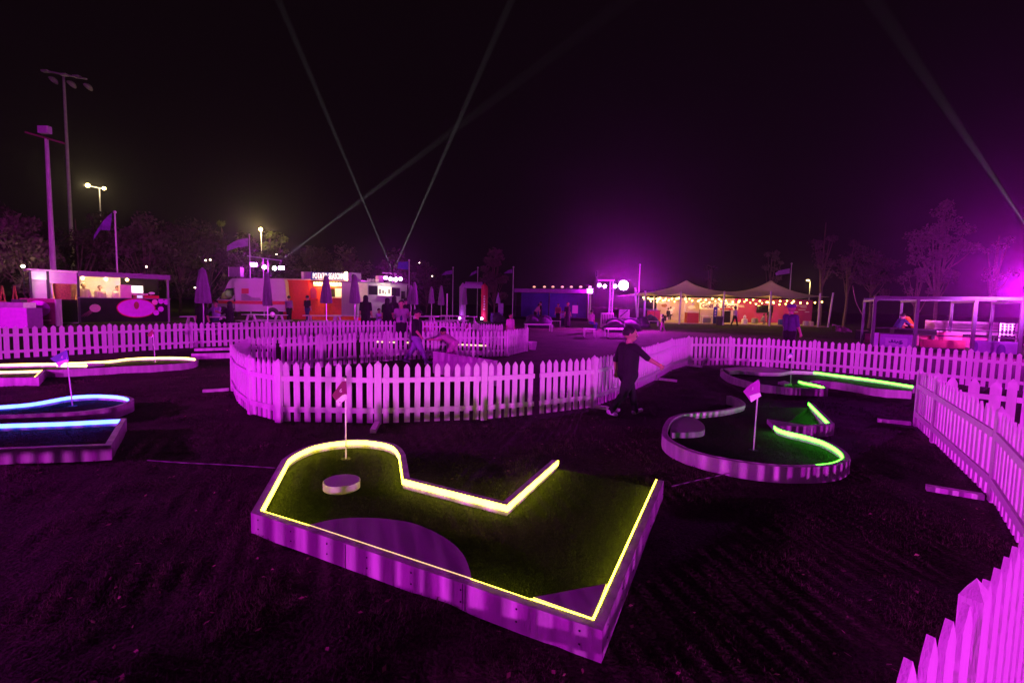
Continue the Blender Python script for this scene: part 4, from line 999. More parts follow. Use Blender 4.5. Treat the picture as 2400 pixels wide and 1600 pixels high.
MB().lathe([(0.12, 0.0), (0.18, 0.08), (0.2, 0.4), (0.12, 0.55), (0.03, 0.62)], (0, 0, 0), 12).build('glass', glow('lantern_glow', (1.0, 0.78, 0.38), 9), ln, world=False)
point_lamp('lantern_light', (0, -0.35, 0.3), WARM, 60, 0.1, ln)
u, w = Q.uw(713, 648)
ac = Q.thing('air_conditioner', 'boxy air conditioner on the red container roof', 'air conditioner', u, 0.3, hT + 0.08)
LB([(-0.42, 0.42, 0, 0.5, 0, 0.58)], 'case', mat('mauve_case', (0.35, 0.25, 0.38), 0.5), ac); LB([(-0.42, -0.24, -0.02, 0, 0.02, 0.56)], 'white_side', PLATE_W, ac)
u, w = Q.uw(819, 688)
po = Q.thing('menu_poster', 'purple hanging menu poster at the right end of the red container', 'poster', u, -0.12, Q.uw(819, 703)[1]); LB([(-0.3, 0.3, 0, 0.02, 0, 0.95)], 'sheet', PURPLEP, po)
# white trailer
T = Frame(at(837, 740, 33.5), at(954, 740, 36.5))
tr = T.thing('food_trailer', 'white food trailer with open hatch, left of the far umbrellas', 'trailer')
hh = (T.uw(850, 661)[1] + T.uw(950, 669)[1]) / 2; ud = T.uw(861, 690)[0]
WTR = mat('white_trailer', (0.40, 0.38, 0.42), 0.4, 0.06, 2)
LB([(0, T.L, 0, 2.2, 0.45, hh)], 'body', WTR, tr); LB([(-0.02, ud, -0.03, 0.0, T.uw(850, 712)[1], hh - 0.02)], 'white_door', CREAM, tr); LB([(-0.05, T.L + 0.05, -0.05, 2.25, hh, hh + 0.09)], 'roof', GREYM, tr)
for a_, b_, y0, y1, nm, mm in ((863.5, 885, 669, 691, 'dark_window', GLASS), (918, 937, 674, 694, 'dark_window', GLASS), (940, 949, 682, 701, 'door_window', GLASS)):
    (x0, w1), (x1, w0) = T.uw(a_, y0), T.uw(b_, y1); LB([(x0, x1, -0.015, 0.0, w0, w1)], nm, mm, tr)
(x0, w1), (x1, w0) = T.uw(885.6, 671.5), T.uw(917, 693)
LB([(x0, x1, -0.012, 0.0, w0, w1)], 'lit_hatch', glow('trailer_light', (1.0, 0.88, 0.55), 1.0), tr)
for k, (f0, f1) in enumerate(((0.05, 0.24), (0.3, 0.46), (0.52, 0.6), (0.74, 0.9))): LB([(x0 + (x1 - x0) * f0, x0 + (x1 - x0) * f1, -0.03, -0.012, w0 + 0.1 + 0.05 * (k % 2), w1 - 0.15 - 0.1 * (k % 3))], 'shelf_goods', mat('grey_goods', (0.3, 0.3, 0.28), 0.6), tr)
LB([(x0 - 0.05, x1 + 0.05, -0.25, 0.0, w0 - 0.06, w0)], 'hatch_shelf', PLATE_W, tr)
point_lamp('hatch_light', ((x0 + x1) / 2, -0.7, w1 + 0.1), (1.0, 0.85, 0.6), 45, 0.1, tr)
point_lamp('door_light', (-0.6, -1.4, hh - 0.2), (1.0, 0.85, 0.6), 45, 0.1, tr)
for u in (1.0, T.L - 0.8): MB().tube([(u, 0.05, 0.3), (u, 0.25, 0.3)], 0.3, 16).build('wheel', TYRE, tr, world=False)
for k in range(8):
    u, w = T.uw(867 + k * 3.4, 653); LB([(u, u + 0.045, 0.3, 0.33, hh + 0.09, hh + 0.34 - 0.03 * (k % 2))], 'roof_letter_bar', PLATE_W, tr)
u, w = T.uw(843, 650); ac = T.thing('air_conditioner', 'air conditioner with round fan on the trailer roof', 'air conditioner', u, 0.6, hh + 0.09); LB([(-0.3, 0.45, 0, 0.5, 0, 0.6)], 'case', mat('mauve_case', (0.35, 0.25, 0.38), 0.5), ac); disc(-0.1, 0.3, 0.17, 0.2, -0.02, 0.02, 'fan', DARK, ac)
u, w = T.uw(902, 652); ac = T.thing('roof_vent', 'purple vent box on the trailer roof under the light tower', 'vent', u, 0.5, hh + 0.09); LB([(-0.2, 0.22, 0, 0.4, 0, 0.5)], 'case', PURPLEP, ac)
# ------------------------------------------------------------------ lighting towers with floods and sky beams
LAMP_P = glow('flood_lens', (0.85, 0.35, 1.0), 26); LAMP_W = glow('flood_lens_white', (0.9, 0.86, 1.0), 30)
def tower(label, px, Y, masts, bar, heads, beams=(), powers=(), color=MAG):
    b = at(px, 740, Y); root = thing('lighting_tower', label, 'lighting tower', (b.x, b.y, 0))
    tz = 0
    for x, y in masts:
        t = at(x, y, Y); MB().tube([(t.x, t.y, 0), t], 0.05, 8).build('mast', STEEL, root)
    zz = at(masts[0][0], masts[0][1], Y).z
    if len(masts) > 1:
        a, c = at(*masts[0], Y), at(*masts[1], Y); mb = MB()
        n = 9
        for k in range(n): mb.bar((a.x, a.y, zz * k / n), (c.x, c.y, zz * (k + (k % 2)) / n + 0.02), 0.025)
        mb.build('lattice', STEEL, root, smooth=None)
    mb = MB().bar(at(*bar[0], Y), at(*bar[1], Y), 0.09); mb.build('crossbar', STEEL, root, smooth=None)
    for (x, y, w, h_, m_) in heads:
        p = at(x, y, Y); hw, hz = w * Y / FPX / 2, h_ * Y / FPX / 2
        hd = MB().box((p.x, p.y + 0.16, p.z), (hw * 2.2, 0.22, hz * 2.3)).build('flood_housing', DARK, root, smooth=None)
        MB().tube([(p.x, p.y + 0.05, p.z), (p.x, p.y + 0.01, p.z)], max(hz, 0.06), 14).build('lens', m_, hd) if w / h_ < 1.3 else MB().box((p.x, p.y + 0.03, p.z), (hw * 2, 0.04, hz * 2)).build('lens', m_, hd, smooth=None)
        MB().bar((p.x, p.y + 0.16, p.z), (p.x, p.y + 0.16, max(p.z + hz * 1.5, min(zz, p.z + hz * 4))), 0.03).build('bracket', DARK, root, smooth=None)
    for (x, y, pw) in powers:
        p = at(x, y, Y); o = flood_light('tower_flood', (p.x, p.y - 0.1, p.z), (0, 6, -3), color, pw, 0.18, 165, 0.5)
    for (x, y, tx, ty, tY, pw, ang) in beams:
        a = at(x, y, Y); MB().tube([a - Vector((0, 0, 0.35)), a], [0.09, 0.07], 10).build('beam_projector', DARK, root)
        flood_light('sky_beam', a + Vector((0, 0, 0.02)), at(tx, ty, tY), (1.0, 0.95, 1.0), pw * 0.8, 0.004, ang * 0.52, 0.6)
    return root
tower('left lighting tower with four magenta floods above the van roof', 622, 41, [(617, 604), (628, 605.5)], [(580, 600), (661, 611)],
    [(594, 620, 15, 8, LAMP_P), (619, 626, 8, 9, LAMP_W), (643, 628.5, 9, 9, LAMP_W), (659, 628, 13, 8, LAMP_P)], beams=[(661, 609, 1250, 165, 20, 3400000, 1.5), (658, 612, 1000, 465, 30, 300000, 1.0)], powers=[(600, 622, 1500)])
tower('middle lighting tower on the trailer roof line where two beams start', 922, 40, [(920, 640), (926, 640)], [(896, 639), (930, 642)],
    [(903.5, 651, 8, 6, LAMP_P), (915, 653.6, 8, 8, LAMP_P), (927, 654.5, 9, 9, LAMP_W), (938.5, 653.6, 8, 8, LAMP_P)], beams=[(921, 638, 640, -30, 21, 9000000, 1.8), (921, 638, 1212, -30, 21, 9000000, 1.8)], powers=[(927, 656, 1400)])
tower('right lighting tower with one blazing magenta flood left of the tent', 1434, 34, [(1431, 657), (1437, 657)], [(1402, 656.6), (1440, 656.6)],
    [(1405, 668.5, 10, 8, LAMP_P), (1417.6, 670.8, 7, 8, LAMP_P), (1442, 670.8, 8, 8, LAMP_P), (1461.5, 668.5, 21, 21, glow('blazing_lens', (0.9, 0.5, 1.0), 80))], beams=[(1399, 636, 1130, 400, 24, 350000, 1.2)], powers=[(1461.5, 668.5, 9000)])
p = at(1461.5, 668.5, 34); flood_light('tower_flood', (p.x, p.y - 0.12, p.z), (0, 0, 8.5), MAG, 5000, 0.2, 20, 0.8)  # second narrow spot at the same lens, added for its halo in the haze
p = at(1455, 668, 34); flood_light('tower_flood', p, at(1680, 668, 47), MAG, 7000, 0.2, 130)  # extra flood without a head of its own, added to brighten the tent canopy
p = at(1424, 745, 33); eq = thing('equipment_case', 'white slatted equipment case at the foot of the right lighting tower', 'case', (p.x, p.y, 0)); LB([(-0.4, 0.4, 0, 0.4, 0.1, 1.1)], 'case', PLATE_W, eq); 
for k in range(7): LB([(-0.36 + k * 0.11, -0.31 + k * 0.11, -0.012, 0, 0.35, 1.0)], 'slot', DARK, eq)
p = at(1463, 738, 36); bn = thing('leaning_panel', 'pale panel with dark diagonal stripe beside the right lighting tower', 'panel', (p.x, p.y, 0)); LB([(-0.4, 0.4, 0, 0.05, 0.7, 1.35)], 'panel', PLATE_W, bn); MB().bar((-0.3, -0.02, 0.8), (0.25, -0.02, 1.3), 0.02, 0.08).build('stripe', DARK, bn, world=False, smooth=None); LB([(-0.38, -0.34, 0.02, 0.05, 0, 0.7), (0.34, 0.38, 0.02, 0.05, 0, 0.7)], 'leg', DARK, bn)
# ------------------------------------------------------------------ closed umbrellas
UMB = mat('umbrella_canvas', (0.27, 0.21, 0.30), 0.8, 0.12, 5)
def umbrella(label, px, top, Y, wpx, ybot):
    p = at(px, top, Y); root = thing('closed_umbrella', label, 'umbrella', (p.x, p.y, 0), group='closed umbrellas among the picnic tables')
    zb = at(px, ybot, Y).z; w = wpx * Y / FPX / 2; H = p.z
    MB().tube([(0, 0, 0), (0, 0, H)], 0.03, 8).build('pole', STEEL, root, world=False)
    pr = [(0.04, H - 0.02), (w * 0.45, H - 0.1), (w * 0.6, H - 0.3 * (H - zb)), (w * 0.82, H - 0.62 * (H - zb)), (w, zb + 0.04), (w * 0.82, zb), (0.05, zb + 0.12)]
    MB().lathe([(r, z) for r, z in pr], (0, 0, 0), 20, wob=lambda k, i: 1 + (0.16 if k % 2 else -0.1) * (i > 1)).build('folded_canopy', UMB, root, smooth=50, world=False)
    MB().lathe([(w * 0.66, zb + 0.62 * (H - zb)), (w * 0.70, zb + 0.65 * (H - zb))], (0, 0, 0), 16).build('tie', UMB, root, world=False)
    MB().lathe([(0.25, 0), (0.25, 0.06), (0.06, 0.1)], (0, 0, 0), 14).build('foot', DARK, root, world=False)
for a_ in (('closed umbrella at left between the kiosk and the van', 474, 627, 20, 31, 711), ('closed umbrella in front of the van side', 625.5, 638, 23.5, 19, 717), ('closed umbrella before the red container service hatch', 764, 645, 24.5, 24, 711),
    ('dark closed umbrella before the white trailer door', 831, 643, 24, 22, 711), ('closed umbrella right of the trailer, left of a close pair', 963, 668, 30.5, 16, 713), ('closed umbrella right of the trailer, right of a close pair', 972, 661, 30, 15, 714),
    ('slim closed umbrella in the middle far group', 1011.5, 671.5, 33, 13, 711), ('closed umbrella left of the arch, beside a white post', 1034.5, 669, 34, 14, 715), ('closed umbrella standing before the left leg of the arch', 1089, 672, 35, 12, 714)): umbrella(*a_)
p = at(1048, 690, 33); wp = thing('marker_post', 'thin white post beside the umbrella left of the arch', 'post', (p.x, p.y, 0)); MB().tube([(0, 0, 0), (0, 0, at(1048, 688, 33).z)], 0.04, 8).build('shaft', PLATE_W, wp, world=False); MB().lathe([(0.16, 0), (0.16, 0.05), (0.05, 0.08)], (0, 0, 0), 12).build('foot', DARK, wp, world=False)
# ------------------------------------------------------------------ picnic tables
def picnic(label, px, Y, rz, L=1.8):
    p = at(px, 740, Y); root = thing('picnic_table', label, 'picnic table', (p.x, p.y, 0), rz, group='white picnic tables')
    for k in range(5): LB([(-L / 2, L / 2, -0.36 + k * 0.145, -0.23 + k * 0.145, 0.72, 0.755)], 'top_plank', WHITE, root)
    for s in (-1, 1):
        for k in range(2): LB([(-L / 2, L / 2, s * 0.72 - 0.13 + k * 0.135, s * 0.72 - 0.005 + k * 0.135, 0.42, 0.455)], 'seat_plank', WHITE, root)
        x = s * (L / 2 - 0.3)
        for q in (-1, 1): MB().bar((x, q * 0.62, 0.0), (x, q * 0.22, 0.72), 0.05, 0.12).build('leg', WHITE, root, world=False, smooth=None)
        LB([(x + 0.03, x + 0.07, -0.80, 0.80, 0.36, 0.42)], 'cross_beam', WHITE, root)
for a_ in (('picnic table with seated women, nearest the kiosk', 487, 20.9, R(6), 1.9), ('long white picnic table before the van', 621, 25, R(-4), 2.1), ('picnic table before the red container, behind the long fence', 757, 25.5, R(12), 1.9), ('picnic table before the white trailer door, behind the dark umbrella', 816, 26.5, R(-8), 1.9),
    ('picnic table beside the robed women', 884, 25.0, R(5), 1.9), ('picnic table right of the striped top person, by the umbrella pair', 990, 28, R(-6), 1.8), ('picnic table under the slim middle umbrella', 1030, 29.5, R(8), 1.8), ('picnic table left of the arch foot', 1066, 31, R(0), 1.7)): picnic(*a_)
p = at(1093, 735, 29.5); be = thing('bench_table', 'narrow white trestle bench before the inflatable arch', 'bench', (p.x, p.y, 0), R(-4)); LB([(-0.62, 0.62, -0.2, 0.2, 0.72, 0.76)], 'top', WHITE, be)
for s in (-1, 1):
    for q in (-1, 1): MB().bar((s * 0.55, q * 0.28, 0), (s * 0.48, q * 0.1, 0.72), 0.04, 0.05).build('leg', WHITE, be, world=False, smooth=None)
p = at(1003, 757, 21.5); cb = thing('cool_box', 'red cool box with pink left half behind the long fence', 'cool box', (p.x, p.y, 0)); s = 21.5 / FPX
LB([(-18 * s, 19 * s, 0, 0.4, 0.25, 0.56)], 'box', mat('bright_red', (0.75, 0.03, 0.02), 0.45, 0.1), cb); LB([(-18.5 * s, 19.5 * s, -0.01, 0.41, 0.56, 0.60)], 'lid', REDP, cb); LB([(-18 * s, 19 * s, 0.02, 0.38, 0.0, 0.25)], 'stand', DARK, cb); LB([(-18.2 * s, -8 * s, -0.012, 0, 0.26, 0.55)], 'pink_panel', PINKP, cb)
# ------------------------------------------------------------------ inside the ring: sloping white board, bucket
a, b = g(1016, 826, 0.46), g(1165, 849, 0.46)
rb = thing('lane_board', 'solid white board standing inside the ring fence beside the bending child', 'board', (a.x, a.y, 0)); t = (b - a).normalized()
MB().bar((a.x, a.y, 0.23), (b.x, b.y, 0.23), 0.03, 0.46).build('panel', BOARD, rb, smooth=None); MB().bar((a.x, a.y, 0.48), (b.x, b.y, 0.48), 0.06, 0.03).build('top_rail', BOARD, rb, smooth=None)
p = g(1248, 819); bk = thing('bucket', 'small white bucket standing right of the ring fence end', 'bucket', p)
MB().lathe([(0.11, 0.0), (0.15, 0.27), (0.155, 0.28), (0.14, 0.28), (0.10, 0.02)], (0, 0, 0), 16).build('pail', PLATE_W, bk, world=False); MB().tube(catmull([(-0.15, 0, 0.27), (-0.1, -0.1, 0.2), (0.1, -0.1, 0.2), (0.15, 0, 0.27)], 3), 0.006, 5).build('handle', STEEL, bk, world=False)
# ------------------------------------------------------------------ inflatable arch, stall, stage
ARR = mat('arch_red', (0.62, 0.02, 0.08), 0.5, 0.1); ARP = mat('arch_purple', (0.35, 0.12, 0.45), 0.5, 0.1)
Y = 42; p0, p1 = at(1084, 735, Y), at(1135, 735, Y); ztop = at(1110, 668, Y).z
ar = thing('inflatable_arch', 'inflatable entrance arch with purple left leg and red right leg', 'arch', ((p0.x + p1.x) / 2, p0.y, 0)); r = 0.30
MB().tube([(p0.x, Y, 0), (p0.x, Y, ztop - 0.2), (p0.x + 0.2, Y, ztop)], r, 14).build('leg', ARP, ar); MB().tube([(p1.x, Y, 0), (p1.x, Y, ztop - 0.2), (p1.x - 0.2, Y, ztop)], r, 14).build('leg', ARR, ar); MB().tube([(p0.x + 0.2, Y, ztop), (p1.x - 0.2, Y, ztop)], r * 0.95, 14).build('top_tube', ARP, ar)
for k in range(6): MB().box((p1.x, Y - 0.31, ztop - 0.95 - k * 0.22), (0.12 + 0.05 * (k % 2), 0.02, 0.12)).build('white_print', PLATE_W, ar, smooth=None)
for pp, nm in ((p0, 'white ground uplight at the left leg of the arch'), (p1, 'pale ground uplight at the right leg of the arch')):
    ul = thing('uplight', nm, 'uplight', (pp.x - 0.15, Y - 0.9, 0)); MB().box((0, 0, 0.1), (0.3, 0.2, 0.2)).build('case', DARK, ul, world=False, smooth=None); MB().ball((0, -0.05, 0.26), 0.11, 10, 6).build('lens', LAMP_P, ul, world=False)
    point_lamp('uplight_lamp', (0, 0.1, 0.5), (0.8, 0.3, 1.0), 14, 0.08, ul)
p = at(1165, 735, 40); sk = thing('ticket_stall', 'small purple stall with counter right of the arch', 'stall', (p.x, p.y, 0)); s = 40 / FPX
LB([(-15 * s, 13 * s, 0, 0.8, 0, 0.75)], 'counter', mat('indigo_panel', (0.16, 0.10, 0.42), 0.5), sk); LB([(2 * s, 14 * s, 0.2, 0.8, 0.75, 1.6)], 'side_panel', LILACC, sk); LB([(-16 * s, 6 * s, -0.1, 0.6, 0.75, 0.8)], 'shelf', DARK, sk); MB().lathe([(0.2, 1.6), (0.16, 1.9), (0.02, 2.5)], (0.05, 0.5, 0), 8).build('pointed_top', LILACC, sk, world=False)
G_ = Frame(at(1205, 735, 50), at(1378, 735, 48))
sg = G_.thing('stage_booth', 'wide low stage with dark blue back wall and purple fascia', 'stage'); wt = G_.uw(1290, 677)[1]; wf = G_.uw(1290, 686)[1]
NVY = mat('deep_blue_wall', (0.05, 0.03, 0.30), 0.6, 0.2, 1.5)
LB([(0, G_.L, -0.1, 0.1, wf, wt)], 'fascia', mat('violet_fascia', (0.32, 0.12, 0.42), 0.5), sg); LB([(0.1, G_.L - 0.1, 2.5, 2.6, 0, wf)], 'back_wall', NVY, sg); LB([(0, G_.L, 0.1, 2.6, wt - 0.1, wt)], 'roof', CHAR, sg); LB([(0, G_.L, -0.2, 2.6, 0, 0.25)], 'deck', CHAR, sg)
for u in (0.1, G_.L * 0.48, G_.L - 0.1): LB([(u - 0.06, u + 0.06, -0.08, 0.06, 0.25, wf)], 'post', DARK, sg)
LB([(G_.L - 0.06, G_.L, 0.1, 2.5, 0.25, wf)], 'side_wall', mat('lilac_side', (0.38, 0.25, 0.5), 0.5), sg)
for px in (1252, 1276, 1296, 1318, 1339, 1361, 1383):
    u, w = G_.uw(px, 672); mb = MB().ball((u, 0, w), (0.15, 0.08, 0.08), 8, 6); mb.build('spot_lamp', glow('amber_spot', (1.0, 0.55, 0.25), 1.8), sg, world=False); LB([(u - 0.02, u + 0.02, 0.0, 0.04, wt, w)], 'spot_bracket', DARK, sg)
u, w = G_.uw(1383, 682)
fl = G_.thing('floodlight', 'white glaring flood at the right corner of the stage fascia', 'floodlight', u, -0.3, 0); LB([(-0.24, 0.24, 0, 0.1, w - 0.2, w + 0.2)], 'lens', glow('corner_flood_lens', (0.95, 0.6, 1.0), 14), fl); LB([(-0.38, 0.38, 0.1, 0.25, w - 0.28, w + 0.28)], 'housing', DARK, fl); LB([(-0.03, 0.03, 0.12, 0.2, 0, w - 0.28)], 'pole', DARK, fl)
point_lamp('corner_flood_lamp', (0, -0.4, w), MAG, 250, 0.2, fl)
point_lamp('stage_wash', (G_.L * 0.5, 1.0, wf - 0.2), (0.15, 0.05, 1.0), 12, 0.2, sg)
u, w = G_.uw(1346, 726); ez = G_.thing('paper_easel', 'easel with pale paper sheet on the stage', 'easel', u, 0.5, 0.25); LB([(-0.28, 0.28, 0, 0.03, 0.5, 1.3)], 'paper', WHITEC, ez); LB([(-0.25, -0.2, 0.03, 0.08, 0, 1.6), (0.2, 0.25, 0.03, 0.08, 0, 1.6)], 'leg', DARK, ez)
# ------------------------------------------------------------------ lounge: bean bags and low tables
BEAN = mat('dark_bean_bag', (0.045, 0.03, 0.065), 0.85, 0.15)
def bean(label, px, py, size=0.5):
    p = g(px, py); root = thing('bean_bag', label, 'bean bag', p, random.uniform(-0.6, 0.6), group='dark bean bag seats on the lawn')
    MB().lathe([(size * 0.7, 0.0), (size, 0.08), (size * 1.02, 0.22), (size * 0.8, 0.42), (size * 0.45, 0.62), (0.05, 0.72)], (0, 0, 0), 16, wob=lambda k, i: 1 + 0.08 * math.sin(k * 1.3 + i * 2)).build('cushion', BEAN, root, world=False, smooth=80)
    MB().ball((0, size * 0.55, 0.5), (size * 0.8, 0.18, 0.36), 14, 8).build('back_cushion', BEAN, root, world=False, smooth=80)
for lb, px, py, sz in (('dark bean bag left of the low white table', 1248, 766, 0.6), ('dark bean bag right of the first one', 1275, 768, 0.6), ('large dark bean bag behind the pair of low tables by the boy', 1440, 777, 0.75), ('dark bean bag right of the large one, before the tower', 1475, 775, 0.75), ('dark bean bag furthest right before the tent', 1505, 768, 0.6), ('dark bean bag by the leftmost tent post', 1530, 758, 0.6), ('dark bean bag behind the pink child at the fence end', 1170, 756, 0.55)): bean(lb, px, py, sz)
def low_table(label, px, py, L=0.9):
    p = g(px, py); root = thing('low_table', label, 'low table', p, random.uniform(-0.2, 0.2), group='low white lounge tables')
    LB([(-L / 2, L / 2, -0.3, 0.3, 0.38, 0.42)], 'top', WHITE, root)
    for s in (-1, 1):
        for q in (-1, 1): LB([(s * (L / 2 - 0.05) - 0.025, s * (L / 2 - 0.05) + 0.025, q * 0.25 - 0.025, q * 0.25 + 0.025, 0, 0.38)], 'leg', WHITE, root)
for lb, px, py, L_ in (('long low white table left of the stage crowd', 1262, 776, 1.6), ('low white table before the stage crowd', 1300, 765, 0.9), ('white stool under the sitting person in pink', 1381, 789, 0.6), ('low white table with dark cushion right of the sitting person', 1447, 789, 1.3), ('low white table near the leftmost tent posts', 1531, 764, 0.8)): low_table(lb, px, py, L_)
# ------------------------------------------------------------------ stretch tent with two peaks
TENT = mat('tent_canvas', (0.66, 0.60, 0.60), 0.8, 0.1, 0.8)
_nt = TENT.node_tree; _b = _nt.nodes['Principled BSDF']; _tl = _nt.nodes.new('ShaderNodeBsdfTranslucent'); _mx = _nt.nodes.new('ShaderNodeMixShader'); _mx.inputs[0].default_value = 0.10
_tl.inputs[0].default_value = (0.6, 0.5, 0.4, 1); _out = [n for n in _nt.nodes if n.type == 'OUTPUT_MATERIAL'][0]
_nt.links.new(_b.outputs[0], _mx.inputs[1]); _nt.links.new(_tl.outputs[0], _mx.inputs[2]); _nt.links.new(_mx.outputs[0], _out.inputs['Surface'])
YF, YB = 46.0, 55.5
tx0, tx1 = at(1492, 690, YF).x, at(1946, 690, YF).x
pk = [at(1609, 657.5, 50.5), at(1807, 657.5, 50.5)]
tent = thing('stretch_tent', 'wide grey stretch tent with two peaks and string lights', 'tent', ((tx0 + tx1) / 2, 50, 0))
posts_px = [(1512, 682), (1595, 682), (1697, 682), (1806.7, 682), (1921, 687)]
post_x = [at(x, y, YF).x for x, y in posts_px]
nxg, nyg = 91, 22; vs = []
for j in range(nyg):
    for i in range(nxg):
        x = tx0 + (tx1 - tx0) * i / (nxg - 1); v = j / (nyg - 1); y = YF + (YB - YF) * v
        dpost = min(abs(x - q) for q in post_x + [tx0, tx1])
        edge = max(0.0, 1 - v * 3.2)
        z = 2.86 - 0.26 * min(1.0, dpost / 1.8) * edge - 0.12 * (1 - edge)
        if i < 6: z -= (6 - i) * 0.02
        for p in pk:
            d = math.hypot((x - p.x) * 0.72, (y - p.y)); z += (p.z - 2.72) * math.exp(-d / 1.75) * (1 - 0.7 * edge * edge)
        yy = y + 0.45 * min(1.0, dpost / 1.8) * max(0, 1 - v * 4)
        vs.append((x, yy, z))
mb = MB().add(vs, [(j * nxg + i, j * nxg + i + 1, (j + 1) * nxg + i + 1, (j + 1) * nxg + i) for j in range(nyg - 1) for i in range(nxg - 1)])
mb.build('canopy', TENT, tent, smooth=80)
for k, (x, y) in enumerate(posts_px):
    t = at(x, y, YF); t.z = max(t.z, 3.02); MB().tube([(t.x, YF - 0.08, 0), (t.x, YF - 0.08, t.z)], 0.085, 10).build('post', POLE, tent)
for x, y0 in ((1488, 674), (1951, 686)):
    t = at(x, y0, YF); MB().tube([(t.x + (0.35 if x < 1600 else -0.25), YF - 0.1, 0), (t.x, YF - 0.1, t.z)], 0.08, 10).build('leaning_post', POLE, tent)
for k, p in enumerate(pk): MB().tube([(p.x, p.y, 0), (p.x, p.y, p.z - 0.05)], 0.06, 8).build('centre_pole', POLE, tent)
for px in (1533, 1608): 
    t = at(px, 692, 51); MB().tube([(t.x, 51, 0), (t.x, 51, 2.7)], 0.05, 8).build('inner_post', POLE, tent)
MURAL = mat('pale_mural_wall', (0.56, 0.42, 0.42), 0.6, 0.18, 0.9); MAGW = mat('magenta_wall', (0.46, 0.03, 0.20), 0.6, 0.1, 0.6)
tw = thing('tent_back_wall', 'printed back wall of the tent, pale at left and magenta at right', 'wall', (at(1700, 700, 54.5).x, 54.5, 0))
xa, xm, xb = at(1540, 700, 54.5).x, at(1722, 700, 54.5).x, at(1905, 700, 54.5).x
MB().box(((xa + xm) / 2, 54.5, 1.35), (xm - xa, 0.08, 2.7)).build('pale_panel', MURAL, tw, smooth=None); MB().box(((xm + xb) / 2, 54.5, 1.35), (xb - xm, 0.08, 2.7)).build('magenta_panel', MAGW, tw, smooth=None)
random.seed(5)
for (px, py, wq, hq, mm) in ((1557, 716, 14, 9, BROWN), (1553, 709, 20, 7, PLATE_W), (1575, 712, 12, 11, BEIGEC), (1622, 720, 22, 8, PLATE_W), (1625, 712, 8, 6, LILACC), (1645, 716, 10, 9, PINKP), (1578, 722, 9, 7, PLATE_W)):
    p = at(px, py, 54.4); s = 54.4 / FPX
    pts = [(p.x + math.cos(a_) * wq * s * 0.5 * random.uniform(0.75, 1.1), 54.44, p.z + math.sin(a_) * hq * s * 0.5 * random.uniform(0.75, 1.1)) for a_ in np.linspace(0, 2 * math.pi, 12)[:-1]]
    MB().extrude(pts, (0, 0.02, 0)).build('mural_patch', mm, tw, smooth=None)
for (px, py, wq) in ((1878, 716, 26), (1884, 720, 14), (1880, 726, 16), (1862, 731, 18), (1892, 731, 10), (1737, 716, 14), (1739, 719, 12)):
    p = at(px, py, 54.4); s = 54.4 / FPX; MB().box((p.x, 54.44, p.z), (wq * s, 0.03, 1.6 * s)).build('printed_line', PLATE_W, tw, smooth=None)
def back(px, py, Yq, name, label, cat): 
    p = at(px, py, Yq); return thing(name, label, cat, (p.x, Yq, 0)), p, Yq / FPX
o, p, s = back(1793, 724, 54.2, 'wall_screen', 'black television screen on the magenta tent wall', 'screen'); LB([(-19 * s, 19 * s, 0, 0.1, p.z - 9 * s, p.z + 9 * s)], 'panel', DARK, o); LB([(-0.3, 0.3, 0.1, 0.2, p.z - 0.2, p.z + 0.2)], 'mount', DARK, o); LB([(-18.3 * s, 18.3 * s, -0.01, 0.0, p.z - 8.4 * s, p.z + 8.4 * s)], 'glass', GLASS, o)
o, p, s = back(1685, 717.5, 52.0, 'golf_sign', 'white banner reading Golf & More hanging in the tent', 'sign'); LB([(-45 * s, 45 * s, 0, 0.05, p.z - 7.5 * s, p.z + 7.5 * s)], 'board', mat('sign_white', (0.72, 0.68, 0.7), 0.5), o); LB([(-44 * s, -43 * s, 0.06, 0.1, 0, p.z), (43 * s, 44 * s, 0.06, 0.1, 0, p.z)], 'leg', DARK, o)
tm = text_mesh('Golf & More', 0.66, mat('plum_letters', (0.10, 0.015, 0.12), 0.5), 'letters', o, Matrix.Identity(4), 0.015, 0.016); tm.data.transform(Matrix.Translation(Vector(o.location))); tm.rotation_euler = (R(90), 0, 0); tm.location = (0, -0.02, p.z)
xs = [v.co.x for v in tm.data.vertices]; tm.scale = (84 * s / (max(xs) - min(xs)), 1, 1)
ORANGE = mat('red_orange_panel', (0.55, 0.06, 0.03), 0.5, 0.1)
o, p, s = back(1624, 745, 47.5, 'counter', 'bright red counter under the left tent peak', 'counter'); LB([(-13 * s, 13 * s, 0, 0.8, 0, 1.08)], 'front', ORANGE, o); LB([(-14 * s, 14 * s, -0.05, 0.85, 1.08, 1.14)], 'top', CREAM, o); LB([(13 * s, 14 * s, -0.03, 0.8, 0, 1.08)], 'edge', FRIES, o)
o, p, s = back(1534, 740, 49.5, 'cabinet', 'dark red cabinet at the left end of the tent', 'cabinet'); LB([(-13 * s, 13 * s, 0, 0.7, 0, 1.15)], 'body', REDP, o); LB([(-14 * s, 14 * s, -0.05, 0.75, 1.15, 1.25)], 'top', MAROON, o); LB([(-0.02, 0.02, -0.012, 0, 0.1, 1.1)], 'door_gap', DARK, o)
o, p, s = back(1660, 745, 48.0, 'table', 'white table with crate beneath beside the red counter', 'table'); LB([(-13 * s, 13 * s, 0, 0.8, 0.76, 0.84)], 'top', WHITE, o)
for q in (-12, 12): LB([(q * s - 0.03, q * s + 0.03, 0.05, 0.11, 0, 0.76)], 'leg', WHITE, o); LB([(q * s - 0.03, q * s + 0.03, 0.69, 0.75, 0, 0.76)], 'leg', WHITE, o)
LB([(-9 * s, 9 * s, 0.3, 0.34, 0.1, 0.6)], 'lattice_panel', GREYM, o)
